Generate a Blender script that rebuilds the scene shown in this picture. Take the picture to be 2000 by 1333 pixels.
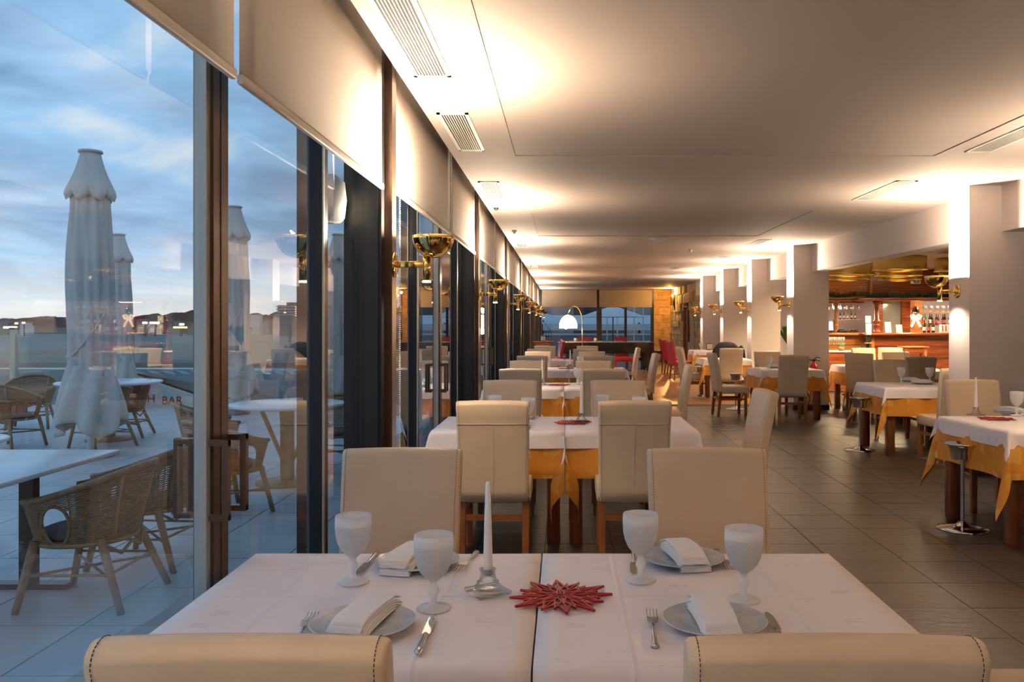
import bpy, bmesh, math, random
from mathutils import Vector, Matrix
random.seed(7)
PI = math.pi
S = bpy.context.scene
C = S.collection
for o in list(bpy.data.objects): bpy.data.objects.remove(o)

# ------------------------------------------------------------------ camera
H = 1.47; F = 1680.0; VX = 1100.0; VY = 632.0
cd = bpy.data.cameras.new('camera'); cam = bpy.data.objects.new('camera', cd); C.objects.link(cam)
cam.location = (0, 0, H); cam.rotation_euler = (PI/2, 0, 0)
cd.sensor_width = 36; cd.lens = 36*F/2000
cd.shift_x = -(VX-1000)/2000; cd.shift_y = -(666.5-VY)/2000
cd.clip_start = 0.05; cd.clip_end = 4000
S.camera = cam
S.view_settings.view_transform = 'Standard'; S.view_settings.look = 'None'
S.view_settings.exposure = 0.95; S.view_settings.gamma = 1.0; S.view_settings.use_curve_mapping = False

SCONCE_W = 50.0      # up light of one brass sconce
SCONCE_COL = (1.0, 0.78, 0.56)

# ------------------------------------------------------------------ sky
w = bpy.data.worlds.new('dusk_sky'); S.world = w; w.use_nodes = True
nt = w.node_tree; nt.nodes.clear()
def N(t, typ, **kw):
    n = t.nodes.new(typ)
    for k, v in kw.items():
        if k.startswith('i_'): n.inputs[int(k[2:])].default_value = v
        else: setattr(n, k, v)
    return n
def ramp(t, stops, fac=None):
    r = t.nodes.new('ShaderNodeValToRGB')
    el = r.color_ramp.elements
    while len(el) > 1: el.remove(el[-1])
    el[0].position = stops[0][0]; el[0].color = tuple(stops[0][1])+(1,)
    for p, c in stops[1:]:
        e = el.new(p); e.color = tuple(c)+(1,)
    if fac is not None: t.links.new(fac, r.inputs[0])
    return r
tc = N(nt, 'ShaderNodeTexCoord')
sep = N(nt, 'ShaderNodeSeparateXYZ'); nt.links.new(tc.outputs['Generated'], sep.inputs[0])
# project the direction on a cloud deck overhead: (x, y) / (z + small)
zz = N(nt, 'ShaderNodeMath', operation='MAXIMUM', i_1=0.0); nt.links.new(sep.outputs[2], zz.inputs[0])
za = N(nt, 'ShaderNodeMath', operation='ADD', i_1=0.16); nt.links.new(zz.outputs[0], za.inputs[0])
dx = N(nt, 'ShaderNodeMath', operation='DIVIDE'); nt.links.new(sep.outputs[0], dx.inputs[0]); nt.links.new(za.outputs[0], dx.inputs[1])
dy = N(nt, 'ShaderNodeMath', operation='DIVIDE'); nt.links.new(sep.outputs[1], dy.inputs[0]); nt.links.new(za.outputs[0], dy.inputs[1])
cmb = N(nt, 'ShaderNodeCombineXYZ'); nt.links.new(dx.outputs[0], cmb.inputs[0]); nt.links.new(dy.outputs[0], cmb.inputs[1])
n1 = N(nt, 'ShaderNodeTexNoise'); n1.inputs['Scale'].default_value = 1.35; n1.inputs['Detail'].default_value = 7; n1.inputs['Roughness'].default_value = 0.52
n1.inputs['Distortion'].default_value = 0.35
nt.links.new(cmb.outputs[0], n1.inputs['Vector'])
grad = ramp(nt, [(0.0, (0.62, 0.59, 0.55)), (0.03, (0.66, 0.66, 0.65)), (0.08, (0.42, 0.54, 0.68)), (0.2, (0.20, 0.37, 0.60)), (0.45, (0.14, 0.32, 0.60)), (1.0, (0.12, 0.28, 0.55))], sep.outputs[2])
cl = ramp(nt, [(0.0, (0.10, 0.19, 0.33)), (0.42, (0.12, 0.225, 0.38)), (0.50, (0.20, 0.34, 0.52)), (0.57, (0.25, 0.42, 0.62)), (0.65, (0.48, 0.56, 0.64)), (0.74, (0.62, 0.64, 0.65))], n1.outputs[0])
cf = ramp(nt, [(0.0, (0.12,)*3), (0.035, (0.3,)*3), (0.09, (0.72,)*3), (0.2, (0.85,)*3), (1.0, (0.7,)*3)], sep.outputs[2])
mx = N(nt, 'ShaderNodeMix', data_type='RGBA'); nt.links.new(cf.outputs[0], mx.inputs[0]); nt.links.new(grad.outputs[0], mx.inputs[6]); nt.links.new(cl.outputs[0], mx.inputs[7])
bg = N(nt, 'ShaderNodeBackground'); bg.inputs[1].default_value = 0.92; nt.links.new(mx.outputs[2], bg.inputs[0])
wo = N(nt, 'ShaderNodeOutputWorld'); nt.links.new(bg.outputs[0], wo.inputs[0])

# ------------------------------------------------------------------ materials
M = {}
def mat(name, col, rough=0.5, metal=0.0, bump=None, var=None, spec=None, coat=0, trans=0, ior=1.45, sheen=0, emit=None, coords='Object'):
    m = bpy.data.materials.new(name); m.use_nodes = True; t = m.node_tree
    b = t.nodes['Principled BSDF']; b.inputs['Base Color'].default_value = tuple(col)+(1,)
    b.inputs['Roughness'].default_value = rough; b.inputs['Metallic'].default_value = metal
    if spec is not None: b.inputs['Specular IOR Level'].default_value = spec
    if coat: b.inputs['Coat Weight'].default_value = coat; b.inputs['Coat Roughness'].default_value = 0.1
    if trans: b.inputs['Transmission Weight'].default_value = trans; b.inputs['IOR'].default_value = ior
    if sheen: b.inputs['Sheen Weight'].default_value = sheen
    if emit: b.inputs['Emission Color'].default_value = tuple(emit[0])+(1,); b.inputs['Emission Strength'].default_value = emit[1]
    tcn = N(t, 'ShaderNodeTexCoord')
    if var:   # (col2, scale(xyz), lo, hi)
        mp = N(t, 'ShaderNodeMapping'); mp.inputs['Scale'].default_value = var[1]; t.links.new(tcn.outputs[coords], mp.inputs[0])
        n = N(t, 'ShaderNodeTexNoise'); n.inputs['Scale'].default_value = 1; n.inputs['Detail'].default_value = 5; t.links.new(mp.outputs[0], n.inputs['Vector'])
        r = ramp(t, [(var[2], col), (var[3], var[0])], n.outputs[0]); t.links.new(r.outputs[0], b.inputs['Base Color'])
    if bump:  # (scale xyz, strength, distance)
        mp = N(t, 'ShaderNodeMapping'); mp.inputs['Scale'].default_value = bump[0]; t.links.new(tcn.outputs[coords], mp.inputs[0])
        n = N(t, 'ShaderNodeTexNoise'); n.inputs['Scale'].default_value = 1; n.inputs['Detail'].default_value = 4; t.links.new(mp.outputs[0], n.inputs['Vector'])
        bn = N(t, 'ShaderNodeBump'); bn.inputs['Strength'].default_value = bump[1]; bn.inputs['Distance'].default_value = bump[2]
        t.links.new(n.outputs[0], bn.inputs['Height']); t.links.new(bn.outputs[0], b.inputs['Normal'])
    M[name] = m
    return m
mat('ceiling_paint', (0.47, 0.405, 0.365), 0.7)
mat('wall_paint', (0.62, 0.55, 0.53), 0.6)
mat('slate', (0.036, 0.025, 0.018), 0.33, bump=((9, 22, 9), 0.35, 0.01), var=((0.056, 0.040, 0.029), (2.2, 5, 2), 0.38, 0.66), spec=0.5)
mat('slate_brown', (0.041, 0.028, 0.020), 0.33, bump=((8, 19, 9), 0.35, 0.01), var=((0.060, 0.043, 0.031), (3, 6, 2), 0.35, 0.7), spec=0.5)
mat('slate_grey', (0.037, 0.027, 0.020), 0.33, bump=((8, 25, 9), 0.35, 0.01), var=((0.056, 0.042, 0.032), (2, 7, 2), 0.35, 0.7), spec=0.5)
mat('grout', (0.022, 0.017, 0.013), 0.8)
mat('parquet', (0.40, 0.19, 0.07), 0.28, var=((0.27, 0.12, 0.045), (2, 25, 2), 0.3, 0.7))
mat('parquet_dark', (0.32, 0.15, 0.055), 0.28, var=((0.22, 0.10, 0.04), (2, 25, 2), 0.3, 0.7))
mat('cream_leather', (0.66, 0.52, 0.36), 0.40, bump=((150,)*3, 0.25, 0.002), var=((0.61, 0.475, 0.325), (6, 6, 6), 0.35, 0.7))
mat('cream_seam', (0.55, 0.46, 0.33), 0.6)
mat('stitch', (0.07, 0.045, 0.03), 0.7)
mat('red_leather', (0.34, 0.012, 0.022), 0.38, bump=((120,)*3, 0.2, 0.002))
mat('chair_wood', (0.30, 0.105, 0.028), 0.32, var=((0.20, 0.062, 0.016), (30, 30, 4), 0.3, 0.7))
mat('table_wood', (0.22, 0.075, 0.025), 0.35, var=((0.13, 0.04, 0.012), (30, 30, 4), 0.3, 0.7))
mat('bar_wood', (0.30, 0.075, 0.018), 0.25, var=((0.13, 0.028, 0.008), (1.5, 6, 26), 0.3, 0.7))
mat('bar_wood_light', (0.50, 0.20, 0.055), 0.28, var=((0.33, 0.11, 0.025), (2, 6, 22), 0.3, 0.7))
mat('brass', (0.86, 0.60, 0.20), 0.09, 1.0)
mat('brass_satin', (0.80, 0.62, 0.22), 0.24, 1.0)
mat('chrome', (0.72, 0.72, 0.72), 0.10, 1.0)
mat('steel', (0.62, 0.60, 0.57), 0.20, 1.0)
mat('frame_dark', (0.020, 0.021, 0.022), 0.32, 0.4)
mat('frame_bronze', (0.10, 0.06, 0.04), 0.28, 0.6)
mat('frame_edge', (0.42, 0.44, 0.42), 0.35, 0.5)
mat('blind_cloth', (0.58, 0.52, 0.46), 0.8, bump=((500, 500, 500), 0.1, 0.001))
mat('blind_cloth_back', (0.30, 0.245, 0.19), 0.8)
mat('blind_hem', (0.72, 0.66, 0.58), 0.5)
mat('white_plastic', (0.68, 0.66, 0.62), 0.4)
mat('black_plastic', (0.015, 0.015, 0.016), 0.35)
mat('slot_black', (0.006, 0.005, 0.005), 0.7)
mat('candle_wax', (0.95, 0.92, 0.90), 0.35, spec=0.4)
mat('wick', (0.5, 0.46, 0.4), 0.8)
mat('napkin', (0.86, 0.84, 0.83), 0.8, bump=((260,)*3, 0.25, 0.001))
mat('plate_glaze', (0.42, 0.47, 0.52), 0.16, var=((0.50, 0.53, 0.56), (20, 20, 20), 0.4, 0.6))
mat('white_china', (0.80, 0.79, 0.77), 0.15)
mat('piano_black', (0.006, 0.006, 0.007), 0.06, coat=0.6)
mat('fire_red', (0.50, 0.012, 0.012), 0.25)
mat('black_cloth', (0.008, 0.008, 0.010), 0.85)
mat('leaf', (0.03, 0.10, 0.018), 0.5, var=((0.012, 0.05, 0.01), (9, 9, 9), 0.4, 0.6))
mat('garland_green', (0.02, 0.05, 0.018), 0.6, var=((0.20, 0.13, 0.04), (9, 9, 9), 0.55, 0.72))
mat('terracotta', (0.33, 0.12, 0.05), 0.7)
mat('deck_tile', (0.50, 0.50, 0.50), 0.45, var=((0.43, 0.435, 0.44), (2, 2, 2), 0.35, 0.7), bump=((30,)*3, 0.1, 0.003))
mat('deck_joint', (0.16, 0.17, 0.18), 0.8)
mat('wicker', (0.30, 0.18, 0.085), 0.5, var=((0.20, 0.115, 0.05), (30, 30, 60), 0.35, 0.65))
mat('rattan_pole', (0.36, 0.22, 0.11), 0.45, var=((0.25, 0.145, 0.07), (10, 10, 10), 0.4, 0.65))
mat('cushion_grey', (0.10, 0.095, 0.10), 0.9, bump=((200,)*3, 0.3, 0.003))
mat('table_white', (0.66, 0.69, 0.72), 0.25)
mat('parasol_cloth', (0.56, 0.53, 0.48), 0.85, bump=((25, 25, 6), 0.4, 0.02))
mat('roof_white', (0.50, 0.56, 0.58), 0.7)
mat('roof_grey', (0.20, 0.26, 0.30), 0.7)
mat('sign_wall', (0.60, 0.60, 0.55), 0.7)
mat('sign_red', (0.45, 0.06, 0.05), 0.6)
mat('rail_post', (0.52, 0.50, 0.36), 0.5)
mat('hill_dark', (0.016, 0.022, 0.020), 0.9, var=((0.034, 0.034, 0.028), (0.05, 0.05, 0.1), 0.4, 0.7))
mat('city_wall', (0.26, 0.24, 0.22), 0.8)
mat('city_white', (0.60, 0.58, 0.55), 0.8)
mat('city_roof', (0.20, 0.10, 0.07), 0.8)
mat('sand', (0.12, 0.125, 0.13), 0.85, var=((0.17, 0.175, 0.175), (0.02, 0.12, 0.1), 0.4, 0.65))
mat('sea', (0.13, 0.17, 0.18), 0.6)
mat('surf', (0.55, 0.62, 0.66), 0.6)
mat('street_grey', (0.16, 0.16, 0.16), 0.8)
mat('awning', (0.42, 0.44, 0.45), 0.7)
mat('house_dark', (0.10, 0.055, 0.04), 0.7)
mat('mirror_grey', (0.40, 0.42, 0.40), 0.15, 0.6)
mat('bottle_dark', (0.012, 0.018, 0.012), 0.1)
mat('bottle_amber', (0.20, 0.07, 0.015), 0.12)
mat('bottle_clear', (0.35, 0.36, 0.33), 0.12)
mat('label_paper', (0.70, 0.66, 0.56), 0.7)
mat('label_red', (0.48, 0.05, 0.04), 0.6)
mat('exit_green', (0.03, 0.22, 0.09), 0.5)
mat('screen_blue', (0.3, 0.4, 0.6), 0.3, emit=((0.55, 0.68, 1.0), 0.9))
mat('lamp_glow', (1, 0.9, 0.7), 0.5, emit=((1.0, 0.72, 0.36), 9.0))
mat('shade_glow', (1, 0.9, 0.75), 0.5, emit=((1.0, 0.68, 0.33), 1.7))
mat('panel_glow', (1, 1, 1), 0.5, emit=((1.0, 0.88, 0.70), 4.0))
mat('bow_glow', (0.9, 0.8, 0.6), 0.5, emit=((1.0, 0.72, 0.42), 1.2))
mat('city_glow', (1, 1, 1), 0.5, emit=((0.9, 0.95, 1.0), 2.5))
mat('city_glow_orange', (1, 0.7, 0.4), 0.5, emit=((1.0, 0.55, 0.25), 1.2))

def thin_glass(name, tint=(0.9, 0.95, 0.94), refl=1.0, rough=0.0, haze=None):
    m = bpy.data.materials.new(name); m.use_nodes = True; t = m.node_tree; t.nodes.clear()
    o = N(t, 'ShaderNodeOutputMaterial'); tr = N(t, 'ShaderNodeBsdfTransparent'); tr.inputs[0].default_value = tint+(1,)
    gl = N(t, 'ShaderNodeBsdfGlossy'); gl.inputs['Roughness'].default_value = rough
    fr = N(t, 'ShaderNodeFresnel'); fr.inputs[0].default_value = 1.5
    mu = N(t, 'ShaderNodeMath', operation='MULTIPLY', i_1=refl, use_clamp=True); t.links.new(fr.outputs[0], mu.inputs[0])
    mi = N(t, 'ShaderNodeMixShader'); t.links.new(mu.outputs[0], mi.inputs[0]); t.links.new(tr.outputs[0], mi.inputs[1]); t.links.new(gl.outputs[0], mi.inputs[2])
    t.links.new(mi.outputs[0], o.inputs[0]); M[name] = m
thin_glass('window_glass', (0.90, 0.95, 0.96), 1.9)
thin_glass('rail_glass', (0.82, 0.91, 0.88), 1.0)
thin_glass('lamp_glass', (0.92, 0.92, 0.92), 1.5)
thin_glass('clear_glass', (0.93, 0.94, 0.94), 0.7)

def frosted():
    m = bpy.data.materials.new('frosted_glass'); m.use_nodes = True; t = m.node_tree
    b = t.nodes['Principled BSDF']; b.inputs['Base Color'].default_value = (0.97, 0.97, 0.97, 1); b.inputs['Roughness'].default_value = 0.3
    out = t.nodes['Material Output']
    tcn = N(t, 'ShaderNodeTexCoord'); sp = N(t, 'ShaderNodeSeparateXYZ'); t.links.new(tcn.outputs['Object'], sp.inputs[0])
    at = N(t, 'ShaderNodeMath', operation='ARCTAN2'); t.links.new(sp.outputs[0], at.inputs[0]); t.links.new(sp.outputs[1], at.inputs[1])
    def lat(sgn):
        a = N(t, 'ShaderNodeMath', operation='MULTIPLY', i_1=14.0); t.links.new(at.outputs[0], a.inputs[0])
        z = N(t, 'ShaderNodeMath', operation='MULTIPLY', i_1=sgn*420.0); t.links.new(sp.outputs[2], z.inputs[0])
        s = N(t, 'ShaderNodeMath', operation='ADD'); t.links.new(a.outputs[0], s.inputs[0]); t.links.new(z.outputs[0], s.inputs[1])
        si = N(t, 'ShaderNodeMath', operation='SINE'); t.links.new(s.outputs[0], si.inputs[0])
        ab = N(t, 'ShaderNodeMath', operation='ABSOLUTE'); t.links.new(si.outputs[0], ab.inputs[0]); return ab
    l1, l2 = lat(1), lat(-1)
    mu = N(t, 'ShaderNodeMath', operation='MULTIPLY'); t.links.new(l1.outputs[0], mu.inputs[0]); t.links.new(l2.outputs[0], mu.inputs[1])
    # the diamonds stop under the plain rim
    lt = N(t, 'ShaderNodeMath', operation='LESS_THAN', i_1=0.158); t.links.new(sp.outputs[2], lt.inputs[0])
    gt = N(t, 'ShaderNodeMath', operation='GREATER_THAN', i_1=0.07); t.links.new(sp.outputs[2], gt.inputs[0])
    k = N(t, 'ShaderNodeMath', operation='MULTIPLY'); t.links.new(lt.outputs[0], k.inputs[0]); t.links.new(gt.outputs[0], k.inputs[1])
    k2 = N(t, 'ShaderNodeMath', operation='MULTIPLY'); t.links.new(k.outputs[0], k2.inputs[0]); t.links.new(mu.outputs[0], k2.inputs[1])
    bn = N(t, 'ShaderNodeBump'); bn.inputs['Strength'].default_value = 0.7; bn.inputs['Distance'].default_value = 0.005
    t.links.new(k2.outputs[0], bn.inputs['Height']); t.links.new(bn.outputs[0], b.inputs['Normal'])
    tl = N(t, 'ShaderNodeBsdfTranslucent'); tl.inputs[0].default_value = (0.95, 0.95, 0.94, 1)
    m1 = N(t, 'ShaderNodeMixShader'); m1.inputs[0].default_value = 0.4; t.links.new(b.outputs[0], m1.inputs[1]); t.links.new(tl.outputs[0], m1.inputs[2])
    tr = N(t, 'ShaderNodeBsdfTransparent'); m2 = N(t, 'ShaderNodeMixShader'); m2.inputs[0].default_value = 0.15
    t.links.new(m1.outputs[0], m2.inputs[1]); t.links.new(tr.outputs[0], m2.inputs[2]); t.links.new(m2.outputs[0], out.inputs[0])
    M['frosted_glass'] = m
frosted()

def damask(name, c1, c2, rough1, rough2, scale, thr):
    m = mat(name, c1, rough1, bump=((420,)*3, 0.12, 0.001)); t = m.node_tree; b = t.nodes['Principled BSDF']
    tcn = N(t, 'ShaderNodeTexCoord'); mp = N(t, 'ShaderNodeMapping'); mp.inputs['Scale'].default_value = scale
    mp.inputs['Rotation'].default_value = (0, 0, 0.12)
    t.links.new(tcn.outputs['Object'], mp.inputs[0])
    vo = N(t, 'ShaderNodeTexVoronoi'); vo.distance = 'CHEBYCHEV'; vo.inputs['Scale'].default_value = 1; vo.inputs['Randomness'].default_value = 0.25
    t.links.new(mp.outputs[0], vo.inputs['Vector'])
    n = N(t, 'ShaderNodeTexNoise'); n.inputs['Scale'].default_value = 5; t.links.new(mp.outputs[0], n.inputs['Vector'])
    ad = N(t, 'ShaderNodeMath', operation='MULTIPLY_ADD', i_1=0.22); t.links.new(n.outputs[0], ad.inputs[0]); t.links.new(vo.outputs['Distance'], ad.inputs[2])
    r = ramp(t, [(thr, c2), (thr+0.03, c1)], ad.outputs[0]); t.links.new(r.outputs[0], b.inputs['Base Color'])
    sx_ = N(t, 'ShaderNodeSeparateXYZ'); t.links.new(tcn.outputs['Object'], sx_.inputs[0])
    cr = None
    for ax, pos in ((0, .19), (0, -.23), (1, .02), (1, .33)):
        a1 = N(t, 'ShaderNodeMath', operation='SUBTRACT', i_1=pos); t.links.new(sx_.outputs[ax], a1.inputs[0])
        a2 = N(t, 'ShaderNodeMath', operation='ABSOLUTE'); t.links.new(a1.outputs[0], a2.inputs[0])
        a3 = N(t, 'ShaderNodeMath', operation='MULTIPLY_ADD', i_1=-110.0, i_2=1.0, use_clamp=True); t.links.new(a2.outputs[0], a3.inputs[0])
        if cr is None: cr = a3
        else:
            a4 = N(t, 'ShaderNodeMath', operation='MAXIMUM'); t.links.new(cr.outputs[0], a4.inputs[0]); t.links.new(a3.outputs[0], a4.inputs[1]); cr = a4
    bc = N(t, 'ShaderNodeBump'); bc.inputs['Strength'].default_value = .5; bc.inputs['Distance'].default_value = .004; t.links.new(cr.outputs[0], bc.inputs['Height'])
    old = b.inputs['Normal'].links[0].from_socket; t.links.new(old, bc.inputs['Normal']); t.links.new(bc.outputs[0], b.inputs['Normal'])
    r2 = ramp(t, [(thr, (rough2,)*3), (thr+0.03, (rough1,)*3)], ad.outputs[0]); t.links.new(r2.outputs[0], b.inputs['Roughness'])
damask('white_damask', (0.90, 0.835, 0.835), (0.82, 0.76, 0.79), 0.62, 0.40, (9, 13, 9), 0.30)
damask('yellow_damask', (0.66, 0.27, 0.022), (0.72, 0.36, 0.06), 0.60, 0.42, (5, 5, 5), 0.36)

def stone(name, c1, c2):
    return mat(name, c1, 0.75, var=(c2, (5, 5, 9), 0.35, 0.65), bump=((28, 28, 28), 0.8, 0.03))
stone('travertine', (0.55, 0.33, 0.12), (0.40, 0.22, 0.075))
stone('travertine_dark', (0.46, 0.27, 0.10), (0.31, 0.17, 0.06))
stone('rubble_stone', (0.50, 0.36, 0.20), (0.30, 0.21, 0.12))

# ------------------------------------------------------------------ mesh helpers
class MB:
    def __init__(s): s.v = []; s.f = []; s.sm = []
    def add(s, vs, fs, smooth=False):
        b = len(s.v); s.v += [tuple(p) for p in vs]
        for f in fs: s.f.append(tuple(b+i for i in f)); s.sm.append(smooth)
        return s
    def box(s, x0, x1, y0, y1, z0, z1):
        vs = [(x0,y0,z0),(x1,y0,z0),(x1,y1,z0),(x0,y1,z0),(x0,y0,z1),(x1,y0,z1),(x1,y1,z1),(x0,y1,z1)]
        return s.add(vs, [(3,2,1,0),(4,5,6,7),(0,1,5,4),(1,2,6,5),(2,3,7,6),(3,0,4,7)])
    def hexa(s, p):   # 8 points like box
        return s.add(p, [(3,2,1,0),(4,5,6,7),(0,1,5,4),(1,2,6,5),(2,3,7,6),(3,0,4,7)])
    def rbox(s, x0, x1, y0, y1, z0, z1, r=0.01, seg=2, smooth=True):
        bm = bmesh.new(); bmesh.ops.create_cube(bm, size=1)
        for v in bm.verts: v.co = Vector(((x0+x1)/2+v.co.x*(x1-x0), (y0+y1)/2+v.co.y*(y1-y0), (z0+z1)/2+v.co.z*(z1-z0)))
        bmesh.ops.bevel(bm, geom=bm.edges[:]+bm.verts[:], offset=r, segments=seg, profile=0.5, affect='EDGES')
        bm.verts.index_update()
        s.add([v.co[:] for v in bm.verts], [[v.index for v in f.verts] for f in bm.faces], smooth); bm.free(); return s
    def lathe(s, prof, n=24, c=(0,0,0), smooth=True, close=False):
        vs = []; fs = []
        for r, z in prof:
            for k in range(n):
                a = 2*PI*k/n; vs.append((c[0]+r*math.cos(a), c[1]+r*math.sin(a), c[2]+z))
        m = len(prof)
        for i in range(m-1):
            for k in range(n):
                k2 = (k+1) % n; fs.append((i*n+k, i*n+k2, (i+1)*n+k2, (i+1)*n+k))
        if close:
            fs.append(tuple(reversed(range(n)))); fs.append(tuple((m-1)*n+k for k in range(n)))
        return s.add(vs, fs, smooth)
    def cyl(s, p0, p1, r0, r1=None, n=12, smooth=True):
        r1 = r0 if r1 is None else r1
        p0 = Vector(p0); p1 = Vector(p1); d = (p1-p0).normalized()
        u = d.orthogonal().normalized(); v = d.cross(u); vs = []
        for p, r in ((p0, r0), (p1, r1)):
            for k in range(n):
                a = 2*PI*k/n; vs.append(p+u*(r*math.cos(a))+v*(r*math.sin(a)))
        s.add(vs, [(k, (k+1)%n, n+(k+1)%n, n+k) for k in range(n)], smooth)
        return s.add(vs, [tuple(reversed(range(n))), tuple(range(n, 2*n))])
    def tube(s, pts, r, n=6, closed=False, smooth=True):
        pts = [Vector(p) for p in pts]; m = len(pts); vs = []; fs = []
        up = None
        for i, p in enumerate(pts):
            a = pts[(i-1) % m] if (closed or i > 0) else p
            b = pts[(i+1) % m] if (closed or i < m-1) else p
            d = (b-a).normalized()
            if up is None: up = d.orthogonal().normalized()
            u = (up-d*up.dot(d))
            if u.length < 1e-5: u = d.orthogonal()
            u.normalize(); up = u; v = d.cross(u); rr = r(i/(m-1)) if callable(r) else r
            for k in range(n):
                an = 2*PI*k/n; vs.append(p+u*(rr*math.cos(an))+v*(rr*math.sin(an)))
        for i in range(m if closed else m-1):
            j = (i+1) % m
            for k in range(n): fs.append((i*n+k, i*n+(k+1)%n, j*n+(k+1)%n, j*n+k))
        if not closed: fs.append(tuple(reversed(range(n)))); fs.append(tuple((m-1)*n+k for k in range(n)))
        return s.add(vs, fs, smooth)
    def prism(s, poly, z0, z1, smooth=False):
        n = len(poly); vs = [(x, y, z0) for x, y in poly]+[(x, y, z1) for x, y in poly]
        return s.add(vs, [tuple(reversed(range(n))), tuple(range(n, 2*n))]+[(k, (k+1)%n, n+(k+1)%n, n+k) for k in range(n)], smooth)
    def grid(s, nu, nv, fn, smooth=True):
        vs = [fn(i/nu, j/nv) for j in range(nv+1) for i in range(nu+1)]
        return s.add(vs, [(j*(nu+1)+i, j*(nu+1)+i+1, (j+1)*(nu+1)+i+1, (j+1)*(nu+1)+i) for j in range(nv) for i in range(nu)], smooth)
    def xf(s, mt, start=0):
        for i in range(start, len(s.v)): s.v[i] = tuple(mt @ Vector(s.v[i]))
        return s
    def mesh(s, name, m, solid=0):
        me = bpy.data.meshes.new(name); me.from_pydata(s.v, [], s.f)
        me.polygons.foreach_set('use_smooth', s.sm); me.materials.append(M[m]); me.update()
        return me

def link(o, parent=None):
    C.objects.link(o)
    if parent is not None: o.parent = parent
    return o
def obj(name, mb, m, parent=None, kind=None, label=None, solid=0, loc=None):
    me = mb if isinstance(mb, bpy.types.Mesh) else mb.mesh(name, m)
    o = link(bpy.data.objects.new(name, me), parent)
    if kind: o['kind'] = kind
    if label: o['label'] = label
    if loc is not None: o.location = loc
    if solid:
        md = o.modifiers.new('thickness', 'SOLIDIFY'); md.thickness = solid; md.offset = -1
    return o
def thing(name, label, cat, loc=(0,0,0), rz=0, group=None):
    o = link(bpy.data.objects.new(name, None)); o.location = loc; o.rotation_euler = (0, 0, rz)
    o.empty_display_size = 0.1
    return tag(o, label, cat, group)
def tag(o, label, cat, group=None):
    o['label'] = label; o['category'] = cat
    if group: o['group'] = group
    return o
def struct(name, mb, m, parent=None):
    o = obj(name, mb, m, parent)
    if parent is None: o['kind'] = 'structure'
    return o
def children(o): return [c for c in KIDS.get(o.name, [])]
KIDS = {}
def dup(root, loc=None, rz=None, label=None, group=None, cat=None):
    def rec(o, par):
        c = o.copy(); C.objects.link(c)
        if par is not None: c.parent = par
        for ch in list(o.children): rec(ch, c)
        return c
    r = rec(root, None)
    if loc is not None: r.location = loc
    if rz is not None: r.rotation_euler = (0, 0, rz)
    if label: r['label'] = label
    if group: r['group'] = group
    if cat: r['category'] = cat
    return r
def light(kind, name, loc, energy, col, parent=None, size=0.1, rot=(0,0,0), spot=None):
    ld = bpy.data.lights.new(name, kind); ld.energy = energy; ld.color = col
    if kind == 'AREA': ld.shape = 'DISK'; ld.size = size
    elif kind == 'SPOT': ld.spot_size = spot; ld.spot_blend = 0.8; ld.shadow_soft_size = size
    else: ld.shadow_soft_size = size
    o = link(bpy.data.objects.new(name, ld), parent); o.location = loc; o.rotation_euler = rot
    return o
def P(px, py, z):
    Y = F*(H-z)/(py-VY); return ((px-VX)/F*Y, Y, z)

# ================================================================== SETTING
CZ = 2.80
GX = -1.06        # window plane
fl = struct('floor', MB().box(-1.1, 11.2, -4.2, 34.2, -0.2, -0.006), 'grout')
TX, TY = 0.445, 0.43
tiles = []
for j in range(-4, 38):
    for i in range(-2, 24):
        x0 = 1.66+(i-5)*TX+0.003; y0 = 4.01+(j-9)*TY+0.003
        x1 = x0+TX-0.005; y1 = y0+TY-0.005
        if x1 < -1.0 or x0 > 11: continue
        if y1 > 15.6 or y0 < -3: continue
        cx, cy = (x0+x1)/2, (y0+y1)/2
        vis = (cy > 2.3 and (cx < 0.56*cy+0.3))
        tiles.append((0 if vis else 1, cy, x0, x1, y0, y1))
tiles.sort()
tmesh = [MB().box(-TX/2+.0025, TX/2-.0025, -TY/2+.0025, TY/2-.0025, -0.008, 0).mesh('tile', m_) for m_ in ('slate', 'slate_brown', 'slate_grey', 'slate')]
rest = MB()
for n_, (q, cy, x0, x1, y0, y1) in enumerate(tiles):
    if n_ < 300:
        o = obj('tile', random.choice(tmesh), None, fl); o.location = ((x0+x1)/2, (y0+y1)/2, random.uniform(-.0006, .0004))
    else: rest.box(x0, x1, y0, y1, -0.008, 0)
rest.box(-1.0, 11.0, 27.05, 33.95, -0.008, 0)
rest.box(4.0, 11.0, 15.65, 27.0, -0.008, 0)
obj('floor_tiling', rest, 'slate', fl, kind='stuff')
pm = [MB().box(-1.0, 3.95, 0.002, 0.188, -0.008, 0).mesh('plank', m_) for m_ in ('parquet', 'parquet_dark')]
for k in range(60):
    o = obj('plank', random.choice(pm), None, fl); o.location = (0, 15.62+k*0.19, random.uniform(0, .0008))

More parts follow.
